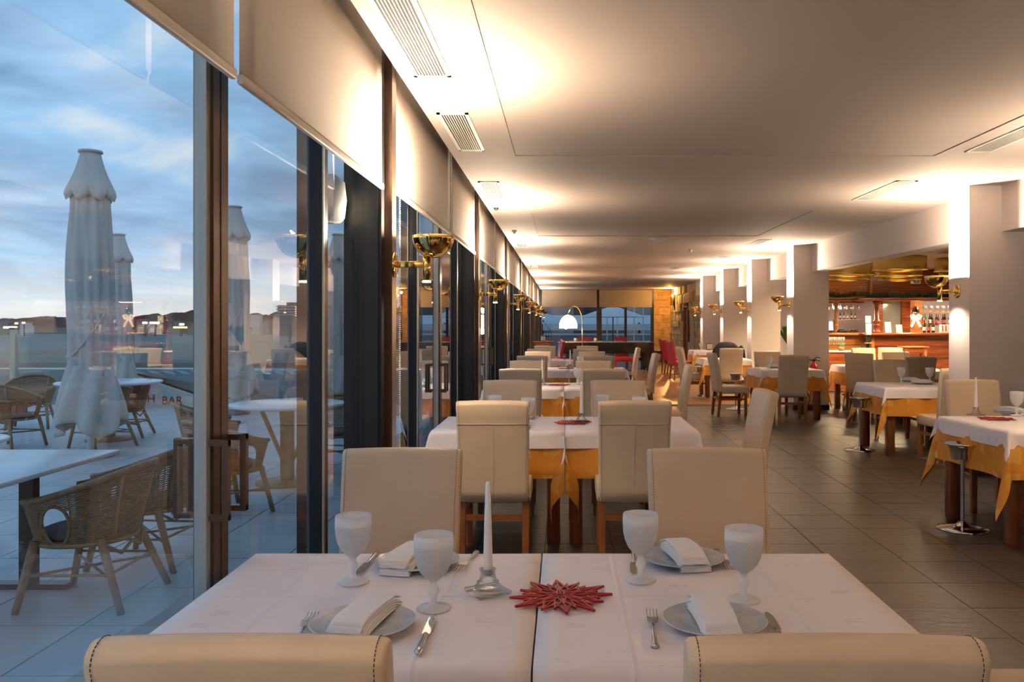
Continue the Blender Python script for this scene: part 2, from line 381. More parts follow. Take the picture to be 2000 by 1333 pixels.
# ceiling slab with two shallow raised fields
cb = MB()
R1 = (-0.38, 2.95, -4.0, 6.85); R2 = (-0.36, 2.95, 10.15, 13.1)
def ceil(x0, x1, y0, y1, z=CZ): cb.box(x0, x1, y0, y1, z, z+0.2)
ceil(-0.875, -0.38, -4.1, 34.2); ceil(2.95, 11.2, -4.1, 34.2); ceil(-0.38, 2.95, 6.85, 10.15); ceil(-0.38, 2.95, 13.1, 34.2)
ceil(-0.38, 2.95, -4.1, 6.85, CZ+0.007); ceil(-0.38, 2.95, 10.15, 13.1, CZ+0.007)
struct('ceiling', cb, 'ceiling_paint')
struct('trim_1', MB().box(-1.2, -0.85, -4.1, 34.2, 3.02, 3.12), 'ceiling_paint')      # top of blind pocket
struct('wall_back', MB().box(-1.2, 11.2, -4.3, -4.1, 0, 3.1), 'wall_paint')
struct('wall_right', MB().box(11.1, 11.3, -4.2, 24.0, 0, 3.0), 'wall_paint')
struct('wall_bar', MB().box(4.4, 11.2, 23.6, 23.8, 0, 3.0), 'wall_paint')

# beam and piers on the right
struct('trim_2', MB().box(4.22, 4.49, -4.1, 27.4, 2.353, CZ+.01), 'wall_paint')
PIERS = [1.9, 5.15, 8.28, 14.6, 17.85, 21.0, 24.1]  # first pier is out of view, added for the light of its lamp
for k, y in enumerate(PIERS):
    d = 0.44
    t = struct('wall_pier', MB().box(3.91, 4.51, y, y+d, 0, CZ+.01), 'wall_paint')
    obj('baseboard', MB().box(3.902, 4.518, y-.008, y+d+.008, 0, 0.085), 'black_plastic', t)

# end wall: stone pier, side stone wall, windows, blinds
we = struct('wall_end', MB().box(3.60, 4.4, 34.06, 34.25, 0, CZ+.02), 'grout')
blk = []
z = 0
row = 0
while z < CZ-0.02:
    h = 0.30
    x = 3.58
    xs = [3.58, 3.92, 4.25] if row % 2 else [3.58, 3.76, 4.25]
    for a, b in zip(xs[:-1], xs[1:]):
        obj('stone_block', MB().box(a+.004, b-.004, 34.0-random.uniform(0, .02), 34.07, z+.004, min(z+h, CZ)-.004), random.choice(['travertine', 'travertine_dark']), we)
    z += h; row += 1
ws = struct('wall_stone', MB().box(4.36, 4.56, 25.0, 34.2, 0, CZ+.02), 'grout')
z = 0; row = 0
DY0, DY1, DZ = 29.4, 30.4, 2.08
while z < CZ-.02:
    h = random.choice([0.22, 0.28, 0.34]); h = min(h, CZ-z)
    y = 25.0
    while y < 33.95:
        l = random.uniform(0.35, 0.75); y1 = min(y+l, 33.98)
        if not (z < DZ and y1 > DY0 and y < DY1):
            st = 'rubble_stone' if z < 2.0 else 'travertine'
            obj('stone_block', MB().box(4.27-random.uniform(0, .05), 4.37, y+.005, y1-.005, z+.005, z+h-.005), st, ws)
        y = y1
    z += h; row += 1
dr = thing('door_2', 'dark wooden door', 'door', (4.3, 29.9, 0)); del dr['label']; del dr['category']; dr['kind'] = 'structure'
obj('door_leaf', MB().rbox(0.0, 0.05, -.45, .45, 0.01, 2.03, .005), 'bar_wood', dr)
fr_ = MB().box(-.06, .06, -.5, -.45, 0, 2.08).box(-.06, .06, .45, .5, 0, 2.08).box(-.06, .06, -.5, .5, 2.03, 2.08); obj('door_frame', fr_, 'chair_wood', dr)
hd = MB().cyl((-.05, -.38, 1.0), (-.05, -.27, 1.0), .01).cyl((0, -.38, 1.0), (-.05, -.38, 1.0), .008); obj('door_handle', hd, 'brass', dr)

# end windows
we2 = thing('window_9', '', ''); del we2['label']; del we2['category']; we2['kind'] = 'structure'; we2.location = (0, 34.0, 0)
for x0, x1 in ((-1.1, -0.86), (1.32, 1.52), (3.46, 3.58)):
    obj('post', MB().box(x0, x1, 0, .12, 0, CZ), 'frame_dark', we2)
obj('post', MB().box(2.42, 2.52, .02, .1, 0, 2.4), 'frame_dark', we2)
obj('sill', MB().box(-.86, 3.46, 0, .12, 0, .12), 'frame_dark', we2)
obj('head_rail', MB().box(-.86, 3.46, .02, .1, 2.62, 2.82), 'frame_dark', we2)
for x0, x1 in ((-.86, 1.32), (1.52, 2.42), (2.52, 3.46)):
    obj('pane', MB().add([(x0, .06, .12), (x1, .06, .12), (x1, .06, 2.62), (x0, .06, 2.62)], [(0, 1, 2, 3)]), 'window_glass', we2)
for q, (x0, x1) in enumerate(((-.84, 1.33), (1.42, 3.5))):
    b = thing('roller_blind', ('beige roller blind lowered over the left half of the end window', 'beige roller blind lowered over the right half of the end window')[q], 'blind', ((x0+x1)/2, 33.93, 2.0), 0, 'roller blinds of the end window')
    w_ = (x1-x0)/2
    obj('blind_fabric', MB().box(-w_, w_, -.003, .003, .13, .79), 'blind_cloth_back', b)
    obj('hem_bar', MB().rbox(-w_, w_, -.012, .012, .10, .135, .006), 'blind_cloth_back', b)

# ---- window wall along the terrace
PY = [-0.05, 4.6, 9.25, 13.9, 18.55, 23.2, 27.85, 32.5]
struct('trim_3', MB().box(GX-.1, GX+.06, -4.2, 34.1, 2.84, 3.04), 'frame_dark')     # head rail
struct('trim_4', MB().box(GX-.08, GX+.06, -4.2, 34.1, -0.03, 0.03), 'frame_dark')    # threshold
struct('trim_5', MB().box(-1.3, -1.12, -4.3, 34.3, 2.86, 3.3), 'city_white')
for k, y in enumerate(PY):
    pr = struct('wall_post', MB().box(-1.14, -0.945, y-.13, y+.06, 0, 3.02), 'frame_dark')
    obj('cladding', MB().box(-0.945, -0.905, y-.05, y+.06, 0, 3.02), 'frame_bronze', pr)
    obj('gasket', MB().box(-1.03, -0.96, y-.136, y-.13, 0, 3.0), 'black_plastic', pr)
def handle(par, y, side):
    x = GX+.03*side; d = .058; mb = MB()
    mb.box(min(x, x+side*d), max(x, x+side*d), y-.010, y+.010, .895, .912).box(min(x, x+side*d), max(x, x+side*d), y-.010, y+.010, 1.113, 1.13)
    a, b_ = sorted((x+side*(d-.018), x+side*d)); mb.box(a, b_, y-.012, y+.012, .895, 1.13)
    obj('pull_handle', mb, 'frame_bronze', par)
for b, s in enumerate([-4.7]+PY[:-1]):
    win = thing('window_%d' % (b+1), '', ''); del win['label']; del win['category']; win['kind'] = 'structure'; win.location = (0, 0, 0)
    lines = [s+.06, s+1.50, s+2.64, s+3.78, s+4.52]
    if b == 0: lines = [s+.06, s+2.3, s+4.52]
    if s > 25: lines = [s+.06, s+2.3, s+4.52]
    for a, c in zip(lines[:-1], lines[1:]):
        obj('pane', MB().add([(GX, a, .03), (GX, c, .03), (GX, c, 2.86), (GX, a, 2.86)], [(0, 1, 2, 3)]), 'window_glass', win)
    for c in lines[1:-1]:
        mid = abs(c-(s+2.64)) < .01
        hw = .055 if mid else .035
        o = obj('stile', MB().box(GX-.03, GX+.03, c-hw, c+hw, .03, 2.86), 'frame_bronze' if mid else 'frame_dark', win)
        if mid:
            obj('joint', MB().box(GX+.03, GX+.032, c-.004, c+.004, .03, 2.86), 'black_plastic', o)
            handle(win, c-.085, 1); handle(win, c+.055, 1); handle(win, c-.045, -1); handle(win, c+.04, -1)
        else:
            obj('outer_profile', MB().box(GX-.085, GX-.03, c-hw, c+hw, .03, 2.86), 'frame_dark', win)
            obj('glazing_bead', MB().box(GX+.03, GX+.036, c-hw-.02, c-hw, .03, 2.86), 'frame_edge', o)
    if len(lines) == 5:
        obj('brush_seal', MB().box(GX-.015, GX+.02, lines[2]-.085, lines[2]-.055, .03, 2.86), 'frame_edge', win)

# roller blinds, two to a bay
ord_ = ['first', 'second', 'third', 'fourth', 'fifth', 'sixth', 'seventh', 'eighth', 'ninth', 'tenth', 'eleventh', 'twelfth', 'thirteenth', 'fourteenth']
bays = [(PY[i]+.13, PY[i+1]-.16) for i in range(len(PY)-1)]
bi = 0
for i, (a, c) in enumerate(bays):
    mid = PY[i]+2.51
    for q, (y0, y1) in enumerate(((a, mid-.02), (mid+.02, c))):
        zb = 2.165 if i == 0 else 2.19+.006*((i*7+q) % 3)
        t = thing('roller_blind', 'cream roller blind drawn down over the %s window bay, %s of its pair' % (ord_[i], ('nearer', 'farther')[q]), 'blind', (-.935, (y0+y1)/2, zb), 0, 'cream roller blinds above the terrace doors')
        hl = (y1-y0)/2
        def sheet(u, v): return (.003*math.sin(9*u+q), -hl+2*hl*u, .02+(2.96-zb)*v)
        obj('blind_fabric', MB().grid(14, 2, sheet), 'blind_cloth', t, solid=.002)
        obj('hem_bar', MB().rbox(-.008, .012, -hl, hl, -.004, .026, .006), 'blind_hem', t)
        obj('roller', MB().cyl((0, -hl, 2.985-zb), (0, hl, 2.985-zb), .025), 'white_plastic', t)
        bi += 1
def bead_chain(y, x=-.935, z0=.45, z1=2.9):
    mb = MB()
    for dy in (-.012, .012):
        zz_ = z0
        while zz_ < z1:
            r = .0035; c = (x, y+dy, zz_)
            mb.add([(c[0]+r,c[1],c[2]),(c[0]-r,c[1],c[2]),(c[0],c[1]+r,c[2]),(c[0],c[1]-r,c[2]),(c[0],c[1],c[2]+r),(c[0],c[1],c[2]-r)],
                   [(0,2,4),(2,1,4),(1,3,4),(3,0,4),(2,0,5),(1,2,5),(3,1,5),(0,3,5)], True)
            zz_ += .011
    return mb
for i in range(4):
    y = PY[i]+.11
    if i == 0: y = PY[1]+.13
    t = obj('blind_chain', bead_chain(PY[i+1]+.09), 'blind_hem')
    tag(t, 'white beaded pull chain hanging beside the %s post of the window wall' % ord_[i], 'blind chain')
    if i < 2:
        t = obj('blind_chain', bead_chain(PY[i+1]+.32, z0=.5), 'blind_hem')
        tag(t, 'white beaded pull chain hanging a hand beyond the %s post of the window wall' % ord_[i], 'blind chain')

# ---- ceiling vents
def vent(x0, x1, y0, y1, label, nsl=10):
    t = thing('ceiling_vent', label, 'vent', ((x0+x1)/2, (y0+y1)/2, CZ), 0, 'slot vents in the ceiling')
    a, b_ = (x1-x0)/2, (y1-y0)/2
    fr = MB().box(-a, -a+.022, -b_, b_, -.008, 0).box(a-.022, a, -b_, b_, -.008, 0).box(-a, a, -b_, -b_+.03, -.008, 0).box(-a, a, b_-.03, b_, -.008, 0)
    obj('vent_frame', fr, 'white_plastic', t)
    obj('backing', MB().box(-a+.02, a-.02, -b_+.03, b_-.03, -.0015, 0), 'slot_black', t)
    p = (2*a-.044)/nsl
    sm = MB().box(-p*.19, p*.19, -b_+.03, b_-.03, -.007, -.0015).mesh('slat', 'white_plastic')
    for k in range(nsl+1): o = obj('slat', sm, None, t); o.location = (-a+.022+p*k, 0, 0)
    return t
vent(-.80, -.60, 2.9, 4.62, 'slotted white ceiling vent nearest the camera above the blinds')
vent(-.80, -.60, 5.42, 6.6, 'slotted white ceiling vent second from the camera on the window side')
vent(-.80, -.60, 8.05, 9.1, 'slotted white ceiling vent third from the camera beside the domed camera', 8)
vent(-.80, -.60, 14.2, 15.0, 'small slotted ceiling vent fourth from the camera on the window side', 5)
vent(-.80, -.60, 17.5, 18.3, 'small slotted ceiling vent fifth from the camera on the window side', 5)
vent(-.80, -.60, 19.6, 20.4, 'small slotted ceiling vent farthest from the camera on the window side', 5)
vent(3.10, 3.30, 5.2, 6.65, 'long slotted ceiling vent at the right edge of the picture')
vent(3.10, 3.30, 8.0, 9.25, 'slotted ceiling vent in the bright patch above the big white pier', 8)
vent(3.10, 3.30, 13.6, 14.6, 'slotted ceiling vent before the white pier with the extinguisher', 6)
vent(3.10, 3.30, 17.0, 17.9, 'far slotted ceiling vent before the row of white piers', 5)
vent(2.6, 2.8, 20.2, 21.0, 'farthest slotted ceiling vent on the pier side', 5)
def detector(x, y, r, label, cat):
    t = thing('smoke_detector' if cat != 'camera' else 'dome_camera', label, cat, (x, y, CZ))
    obj('base', MB().lathe([(0.001, 0), (r, 0), (r, -.012), (r*.9, -.018), (.001, -.018)], 20), 'white_plastic', t)
    obj('dome', MB().lathe([(r*.6, -.018), (r*.55, -.035), (r*.3, -.047), (.001, -.05)], 20), 'black_plastic' if cat == 'camera' else 'white_plastic', t)
detector(-.76, 9.75, .05, 'small domed security camera on the ceiling beside the third vent', 'camera')
detector(1.48, 13.4, .15, 'round white ceiling sensor over the middle of the room', 'sensor')
detector(-.7, 12.3, .035, 'tiny white ceiling sensor above the blinds', 'sensor')
detector(2.3, 15.5, .04, 'small white ceiling sensor near the far recess', 'sensor')

# ================================================================== SCONCES
def make_sconce():
    """bracket at the origin, arm along +X"""
    t = thing('wall_sconce', 'x', 'wall lamp', group='brass bowl wall lamps')
    obj('wall_plate', MB().lathe([(.001, 0), (.07, 0), (.07, .008), (.06, .014), (.02, .018), (.001, .018)], 24).xf(Matrix.Rotation(PI/2, 4, 'Y')), 'brass', t)
    obj('arm', MB().rbox(.015, .16, -.010, .010, -.018, .018, .003), 'brass', t)
    obj('lamp_tube', MB().lathe([(.020, -.095), (.022, -.095), (.022, .045), (.001, .047)], 20, (.175, 0, 0)), 'brass', t)
    prof = [(.001, .034)]
    for k in range(1, 11):
        a = PI/2*k/10; prof.append((.112*math.sin(a), .034+.120*(1-math.cos(a))))
    prof += [(.107, .154)]
    for k in range(9, 0, -1):
        a = PI/2*k/10; prof.append((.107*math.sin(a), .040+.114*(1-math.cos(a))))
    obj('bowl', MB().lathe(prof, 32, (.21, 0, 0)), 'brass', t)
    obj('bulb', MB().lathe([(.001, .075), (.02, .08), (.026, .095), (.02, .11), (.001, .115)], 12, (.21, 0, 0)), 'lamp_glow', t)
    obj('lower_lens', MB().lathe([(.001, -.093), (.020, -.093)], 16, (.175, 0, 0)), 'lamp_glow', t)
    obj('glow_ring', MB().lathe([(.0226, -.0965), (.0226, -.088)], 16, (.175, 0, 0)), 'lamp_glow', t)
    light('AREA', 'up_light', (.195, 0, .150), SCONCE_W*.66, SCONCE_COL, t, .10, (PI, math.radians(-12), 0))
    light('AREA', 'room_light', (.215, 0, .152), SCONCE_W*.50, SCONCE_COL, t, .08, (PI, math.radians(-48), 0))
    light('SPOT', 'down_light', (.175, 0, -.10), 18, SCONCE_COL, t, .015, (0, 0, 0), math.radians(150))
    return t
sc = make_sconce()
ZS = 1.785
first = True
def sconce(x, y, rz, label):
    global first
    if first: o = sc; first = False; o.location = (x, y, ZS); o.rotation_euler = (0, 0, rz); o['label'] = label
    else: o = dup(sc, (x, y, ZS), rz, label)
    return o
for k, y in enumerate(PY):
    lab = {0: 'brass bowl wall lamp on the window post beside the viewer, left', 1: 'large brass bowl wall lamp on the nearest dark window post', 2: 'brass bowl wall lamp on the second dark window post'}.get(k, 'brass bowl wall lamp on the %s dark window post' % ord_[k-1])
    sconce(-.905, y, 0, lab)
sconce(-.905, -3.4, 0, 'brass bowl wall lamp on the window post behind the viewer')
for k, y in enumerate(PIERS):
    lab = ['brass bowl wall lamp on the pier beside the viewer, right', 'brass bowl wall lamp on the pier just outside the picture right', 'brass bowl wall lamp on the big white pier before the bar',
           'brass bowl wall lamp on the white pier above the extinguisher', 'brass bowl wall lamp on the pier behind the extinguisher pier', 'brass bowl wall lamp on the second farthest white pier', 'brass bowl wall lamp on the farthest white pier'][k]
    sconce(3.91, y+.25, PI, lab)
sconce(3.91, -2.2, PI, 'brass bowl wall lamp on the right behind the viewer')

# ================================================================== CHAIRS
def chair_meshes(leather, seamcol):
    d = {}
    # backrest: side profile swept across the width
    def cy(z): q = (z-.38)/.62; return -.205-.075*q*q-.02*q
    th = .036
    front = []; back = []
    for k in range(10):
        z = .38+.59*k/9
        front.append((cy(z)+th, z)); back.append((cy(z)-th, z))
    top = []
    for k in range(1, 8):
        a = PI*k/8; top.append((cy(.97)+th*math.cos(a), .97+.03*math.sin(a)))
    prof = front+top+back[::-1]
    cyy = sum(p[0] for p in prof)/len(prof)
    mb = MB(); n = len(prof); xs = [(-.222, .60), (-.2205, .82), (-.215, .95), (-.205, 1), (-.1, 1), (0, 1), (.1, 1), (.205, 1), (.215, .95), (.2205, .82), (.222, .60)]
    vs = []
    for x, s_ in xs:
        for (y, z) in prof:
            yc = cy(min(z, .97)); zt = .68+(z-.68)*(1-(1-s_)*.06)
            xx = x*(1-.05*(1-(z-.38)/.62))
            vs.append((xx, yc+(y-yc)*s_, zt-(.006*(1-(x/.22)**2) if z > .96 else 0)*-1))
    fs = []
    for i in range(len(xs)-1):
        for k in range(n): fs.append((i*n+k, (i+1)*n+k, (i+1)*n+(k+1)%n, i*n+(k+1)%n))
    fs.append(tuple(range(n))); fs.append(tuple(reversed(range((len(xs)-1)*n, len(xs)*n))))
    mb.add(vs, fs, True); d['backrest'] = mb.mesh('backrest', leather)
    d['seat'] = MB().rbox(-.225, .225, -.19, .245, .36, .475, .022, 3).mesh('seat', leather)
    sm = MB()
    sm.tube([(0, cy(z)-th-.0005, z) for z in [.39+.46*k/8 for k in range(9)]], .0022, 4)
    zz_ = .86; sm.tube([(x, cy(zz_)-th-.0005, zz_) for x in (-.214, -.1, 0, .1, .214)], .003, 4)
    d['seam'] = sm.mesh('seam', seamcol)
    st = MB()
    for sx in (-1, 1):
        path = [(sx*(.206*(1-.05*(1-(z-.38)/.62))), y-(.001 if i > len(front)+6 else 0), z) for i, (y, z) in enumerate(prof)]
        path = [(p[0], p[1]+(.0012 if i < len(front) else -.0012 if i >= len(front)+7 else 0), p[2]+(.0015+.006*(1-(.206/.22)**2) if len(front) <= i < len(front)+7 else 0)) for i, p in enumerate(path)]
        # resample into dashes
        for a, b_ in zip(path[:-1], path[1:]):
            a = Vector(a); b_ = Vector(b_); L = (b_-a).length; m_ = max(1, int(L/.008+.5))
            for q in range(m_):
                p0 = a.lerp(b_, (q+.1)/m_); p1 = a.lerp(b_, (q+.75)/m_); st.tube([p0, p1], .0009, 3)
    d['stitching'] = st.mesh('stitching', 'stitch')
    def leg(x, y0, y1):
        s = .022; s2 = .019
        p = [(x-s2, y1-s2, 0), (x+s2, y1-s2, 0), (x+s2, y1+s2, 0), (x-s2, y1+s2, 0), (x-s, y0-s, .40), (x+s, y0-s, .40), (x+s, y0+s, .40), (x-s, y0+s, .40)]
        return MB().hexa(p).mesh('leg', 'chair_wood')
    d['legs'] = [leg(-.195, -.19, -.235), leg(.195, -.19, -.235), leg(-.195, .205, .205), leg(.195, .205, .205)]
    d['str'] = [MB().box(-.205, -.185, -.21, .19, .255, .29).mesh('stretcher', 'chair_wood'), MB().box(.185, .205, -.21, .19, .255, .29).mesh('stretcher', 'chair_wood'),
                MB().box(-.185, .185, -.22, -.198, .26, .295).mesh('stretcher', 'chair_wood')]
    return d
def make_chair(d, label):
    t = thing('dining_chair', label, 'chair')
    obj('seat', d['seat'], None, t)
    b = obj('backrest', d['backrest'], None, t)
    obj('seam', d['seam'], None, b); obj('stitching', d['stitching'], None, b, kind='stuff')
    for l in d['legs']: obj('leg', l, None, t)
    for l in d['str']: obj('stretcher', l, None, t)
    return t
CH = {'cream': chair_meshes('cream_leather', 'cream_seam'), 'red': chair_meshes('red_leather', 'red_leather')}
proto = {}
def chair(x, y, deg, label, group, kind='cream'):
    if kind not in proto:
        proto[kind] = make_chair(CH[kind], label); o = proto[kind]; o.location = (x, y, 0); o.rotation_euler = (0, 0, math.radians(deg)); o['group'] = group
        return o
    return dup(proto[kind], (x, y, 0), math.radians(deg), label, group)

# ================================================================== TABLES
def cloth(a, b, z0, over, off, inner=(), seed=0, n=22, stretch=.3, flare=.32, cornerscale=1.0):
    """drape over a table of half sizes a x b; over = overhang; off = outward offset"""
    rnd = random.Random(seed); ph = [rnd.uniform(0, 6.28) for _ in range(8)]
    def fn(u, v):
        # denser samples in the overhang
        def warp(t, h):
            k = t*2-1; s = 1 if k >= 0 else -1; k = abs(k)
            return s*(k/.5*h if k < .5 else h+(k-.5)/.5*over)
        x = warp(u, a); y = warp(v, b)
        ex = max(abs(x)-a, 0); ey = max(abs(y)-b, 0); sx = 1 if x > 0 else -1; sy = 1 if y > 0 else -1
        if ex == 0 and ey == 0:
            return (x, y, z0+.0008*math.sin(7*x+ph[0])*math.sin(6*y+ph[1]))
        d = math.hypot(ex, ey); th = math.atan2(ey, ex); s2 = math.sin(2*th)
        fl_ = .05+flare*max(s2, 0)**1.6
        along = y if ex > ey else x
        wav = .018*math.sin(along*15+ph[2]+sx)*min(1, d/.25)*(1-s2)
        d2 = d*(1+stretch*s2*cornerscale)
        f = min(d2*.9, d2*fl_+max(-.01, wav)+off*min(1, d/.02))
        zz_ = z0-math.sqrt(max(d2*d2-(d2*fl_)**2, 0))
        # swing the corner fold a little sideways
        th2 = th+.25*s2*math.sin(ph[3]+sx*2+sy)*min(1, d/.3)
        fx = math.cos(th2)*f; fy = math.sin(th2)*f
        if (sx, 0) in inner:
            fx = fx*.03
            if ey > 0 and ex > 0:
                q_ = min(1, ey/.12); fx = -ex*.30*q_+.02*math.sin(22*ex)*q_*min(1, ex/.03)
                low = min(1, max(0, ey-.11)/.08) if over > .2 else .5*q_
                fy = .05*ey+off*min(1, ey/.02)+max(-.01, .018*math.sin(x*15+ph[2]+sx)*min(1, ey/.25))+(.022*low+.03*math.sin(18*ex+1)*low)*min(1, ex/.02)
                zz_ = z0-(ey+ex*.95*q_+ex*(1-q_))
        if (0, sy) in inner: fy = fy*.03
        return (sx*(min(abs(x), a)+fx), sy*(min(abs(y), b)+fy), zz_)
    mb = MB(); n2 = n*2
    mb.grid(n2, n2, fn)
    return mb
THW = .437
def make_table(inner, seed, hw=THW, hd=.43):
    t = thing('dining_table', 'x', 'table')
    obj('tabletop', MB().rbox(-hw+.012, hw-.012, -hd+.012, hd-.012, .722, .750, .004, 1), 'table_wood', t)
    a = MB().box(-hw+.09, hw-.09, -hd+.07, -hd+.09, .64, .722).box(-hw+.09, hw-.09, hd-.09, hd-.07, .64, .722).box(-hw+.07, -hw+.09, -hd+.09, hd-.09, .64, .722).box(hw-.09, hw-.07, -hd+.09, hd-.09, .64, .722)
    obj('apron', a, 'table_wood', t)
    lm = MB().rbox(-.042, .042, -.042, .042, 0, .722, .004, 1).mesh('leg', 'table_wood')
    for sx in (-1, 1):
        for sy in (-1, 1): obj('leg', lm, None, t, loc=(sx*(hw-.07), sy*(hd-.07), 0))
    return t
TZ = .7635
cloth_cache = {}
def table(x, y, label, where, group, inner=(), seed=0, rz=0, hw=THW, hd=.43):
    key = (inner, hw, hd, seed % 3)
    if key not in cloth_cache:
        cloth_cache[key] = (make_table(inner, 0, hw, hd),
            cloth(hw, hd, .7535, .31, .004, inner, seed % 3, 20, .34, .21).mesh('yellow_tablecloth', 'yellow_damask'),
            cloth(hw+.003, hd+.003, .7590, .115, .012, inner, seed % 3+5, 16, .25, .24).mesh('white_tablecloth', 'white_damask'), [0])
    pr, ym, wm, used = cloth_cache[key]
    if not used[0]: t = pr; used[0] = 1; t.location = (x, y, 0); t.rotation_euler = (0, 0, rz)
    else: t = dup(pr, (x, y, 0), rz)
    t['label'] = label; t['group'] = group
    for nm, me, col in (('yellow_tablecloth', ym, 'mustard yellow'), ('white_tablecloth', wm, 'white')):
        o = obj(nm, me, None, loc=(x, y, 0)); o.rotation_euler = (0, 0, rz)
        tag(o, '%s cloth draped over the %s' % (col, where), 'tablecloth', '%s tablecloths' % col)
    return t

# ---- table ware
def make_glass():
    t = thing('wine_glass', 'x', 'wine glass')
    R = [(.0005, 0), (.040, 0), (.0425, .0015), (.040, .004), (.015, .009), (.0075, .016), (.0075, .030), (.013, .040), (.0135, .048), (.008, .058), (.0085, .066), (.014, .072), (.024, .080), (.034, .092), (.0425, .110), (.0475, .132), (.0492, .155), (.0492, .168), (.0478, .184), (.0465, .184), (.0478, .168), (.0478, .155), (.046, .132), (.041, .110), (.033, .094), (.022, .083), (.001, .078)]
    obj('bowl', MB().lathe(R, 40), 'frosted_glass', t)
    return t
def make_plate():
    t = thing('dinner_plate', 'x', 'plate')
    prof = [(.001, .002), (.065, .0), (.07, .002), (.112, .013), (.121, .016), (.122, .018), (.119, .0195)]
    for k in range(30): r = .117-.0037*k; prof.append((r, .0175-.0095*min(1, (.117-r)/.05)+.0007*math.sin(k*1.6)))
    prof.append((.001, .008))
    obj('dish', MB().lathe(prof, 56), 'plate_glaze', t)
    return t
def make_napkin():
    t = thing('napkin', 'x', 'napkin')
    W, L = .047, .115
    for k in range(6):
        z0 = .0058*k
        def lay(u, v, k=k, z0=z0):
            a = 2*PI*u
            w_ = W-.0015*k; x = w_*math.copysign(abs(math.cos(a))**.35, math.cos(a)); z = z0+.0029+.0031*math.copysign(abs(math.sin(a))**.6, math.sin(a))
            y = -L+2*L*v+.002*k*math.sin(3*k)
            dz = -.012*max(0, (abs(v-.5)-.30)/.2)**1.5
            x += .003*math.sin(5*v+k)*(1 if k > 2 else .4)
            return (x*(1-.06*v), y, z+dz+.006*math.sin(PI*v))
        mb = MB().grid(20, 12, lay)
        ends = [tuple(range(20)), tuple(reversed(range(12*21, 12*21+20)))]
        mb.f += ends; mb.sm += [False, False]
        obj('fold', mb, 'napkin', t)
    return t
def make_knife():
    t = thing('table_knife', 'x', 'knife')
    bl = []
    pts = [(-.008, .0), (.009, .0), (.0105, .05), (.009, .085), (.002, .108), (-.006, .10), (-.0075, .05)]
    obj('blade', MB().prism(pts, .003, .0045), 'steel', t)
    obj('handle', MB().tube([(0, .004, .005), (0, -.01, .006), (0, -.03, .006), (0, -.07, .006), (0, -.095, .006), (0, -.104, .005)], lambda q: (.0045, .006, .0055, .0075, .0085, .004)[min(5, int(q*5+.5))], 10).xf(Matrix.Diagonal((1, 1, .7, 1))), 'steel', t)
    return t
def make_fork():
    t = thing('table_fork', 'x', 'fork')
    mb = MB()
    for k in range(4):
        x = -.0098+.0065*k; mb.tube([(x*.95, .045, .008), (x, .06, .005), (x, .085, .0035), (x, .100, .007)], lambda q: .0017-.0009*q, 5)
    obj('tines', mb, 'steel', t)
    obj('fork_head', MB().prism([(-.012, .048), (.0115, .048), (.0105, .03), (.004, .018), (-.004, .018), (-.0105, .03)], .0055, .0085), 'steel', t)
    obj('handle', MB().tube([(0, .022, .007), (0, 0, .008), (0, -.04, .006), (0, -.075, .004), (0, -.09, .0035)], lambda q: .003+.0055*q*q, 8).xf(Matrix.Diagonal((1, 1, .6, 1))), 'steel', t)
    return t
def make_holder():
    t = thing('candle_holder', 'x', 'candle holder')
    mb = MB()
    bm = MB().rbox(-.048, .048, -.048, .048, 0, .012, .005, 2)
    obj('base', bm, 'clear_glass', t)
    obj('socket', MB().lathe([(.001, .0125), (.034, .0125), (.036, .02), (.028, .026), (.030, .031), (.022, .037), (.0195, .055), (.022, .064), (.0165, .064), (.015, .05), (.001, .048)], 28), 'clear_glass', t)
    return t
def make_candle():
    t = thing('candle', 'x', 'candle')
    obj('wax', MB().lathe([(.001, .0), (.0125, .0), (.0125, .03), (.009, .16), (.0065, .235), (.0045, .243), (.001, .244)], 18), 'candle_wax', t)
    obj('wick', MB().tube([(0, 0, .243), (.001, 0, .25), (.004, 0, .254)], .0009, 4), 'wick', t)
    return t
mat('glitter_red', (0.36, 0.012, 0.018), 0.38, 0.35, bump=((900,)*3, 0.8, 0.002))
def make_star():
    t = thing('star_ornament', 'x', 'star ornament')
    def ring(n, r0, r1, rot, wd, long_=None):
        mb = MB()
        pts = []
        for k in range(2*n):
            a = rot+PI*k/n
            r = r1 if k % 2 else (r0 if not long_ else r0*long_[(k//2) % len(long_)])
            pts.append((r*math.sin(a), r*math.cos(a)))
        for (a, b_) in zip(pts, pts[1:]+pts[:1]):
            dv = Vector((b_[0]-a[0], b_[1]-a[1])); nrm = Vector((-dv.y, dv.x)).normalized()*wd
            e = dv.normalized()*wd*.6
            q = [(a[0]-nrm.x-e.x, a[1]-nrm.y-e.y), (b_[0]-nrm.x+e.x, b_[1]-nrm.y+e.y), (b_[0]+nrm.x+e.x, b_[1]+nrm.y+e.y), (a[0]+nrm.x-e.x, a[1]+nrm.y-e.y)]
            mb.prism(q, .001, .006)
        return mb
    obj('outer_points', ring(12, .118, .058, 0, .0022, [.95, .8, 1.0]), 'glitter_red', t)
    obj('inner_points', ring(12, .085, .035, PI/12, .002), 'glitter_red', t)
    obj('core', ring(6, .055, .018, 0, .002), 'glitter_red', t)
    mb = MB()
    for k in range(12):
        a = PI*k/6; u = Vector((math.sin(a), math.cos(a))); v = Vector((u.y, -u.x))*.0016; p0 = u*.008; p1 = u*(.10 if k % 3 else .112)
        mb.prism([(p0.x-v.x, p0.y-v.y), (p1.x-v.x, p1.y-v.y), (p1.x+v.x, p1.y+v.y), (p0.x+v.x, p0.y+v.y)], .0015, .0065)
    obj('spokes', mb, 'glitter_red', t)
    return t
WARE = {}
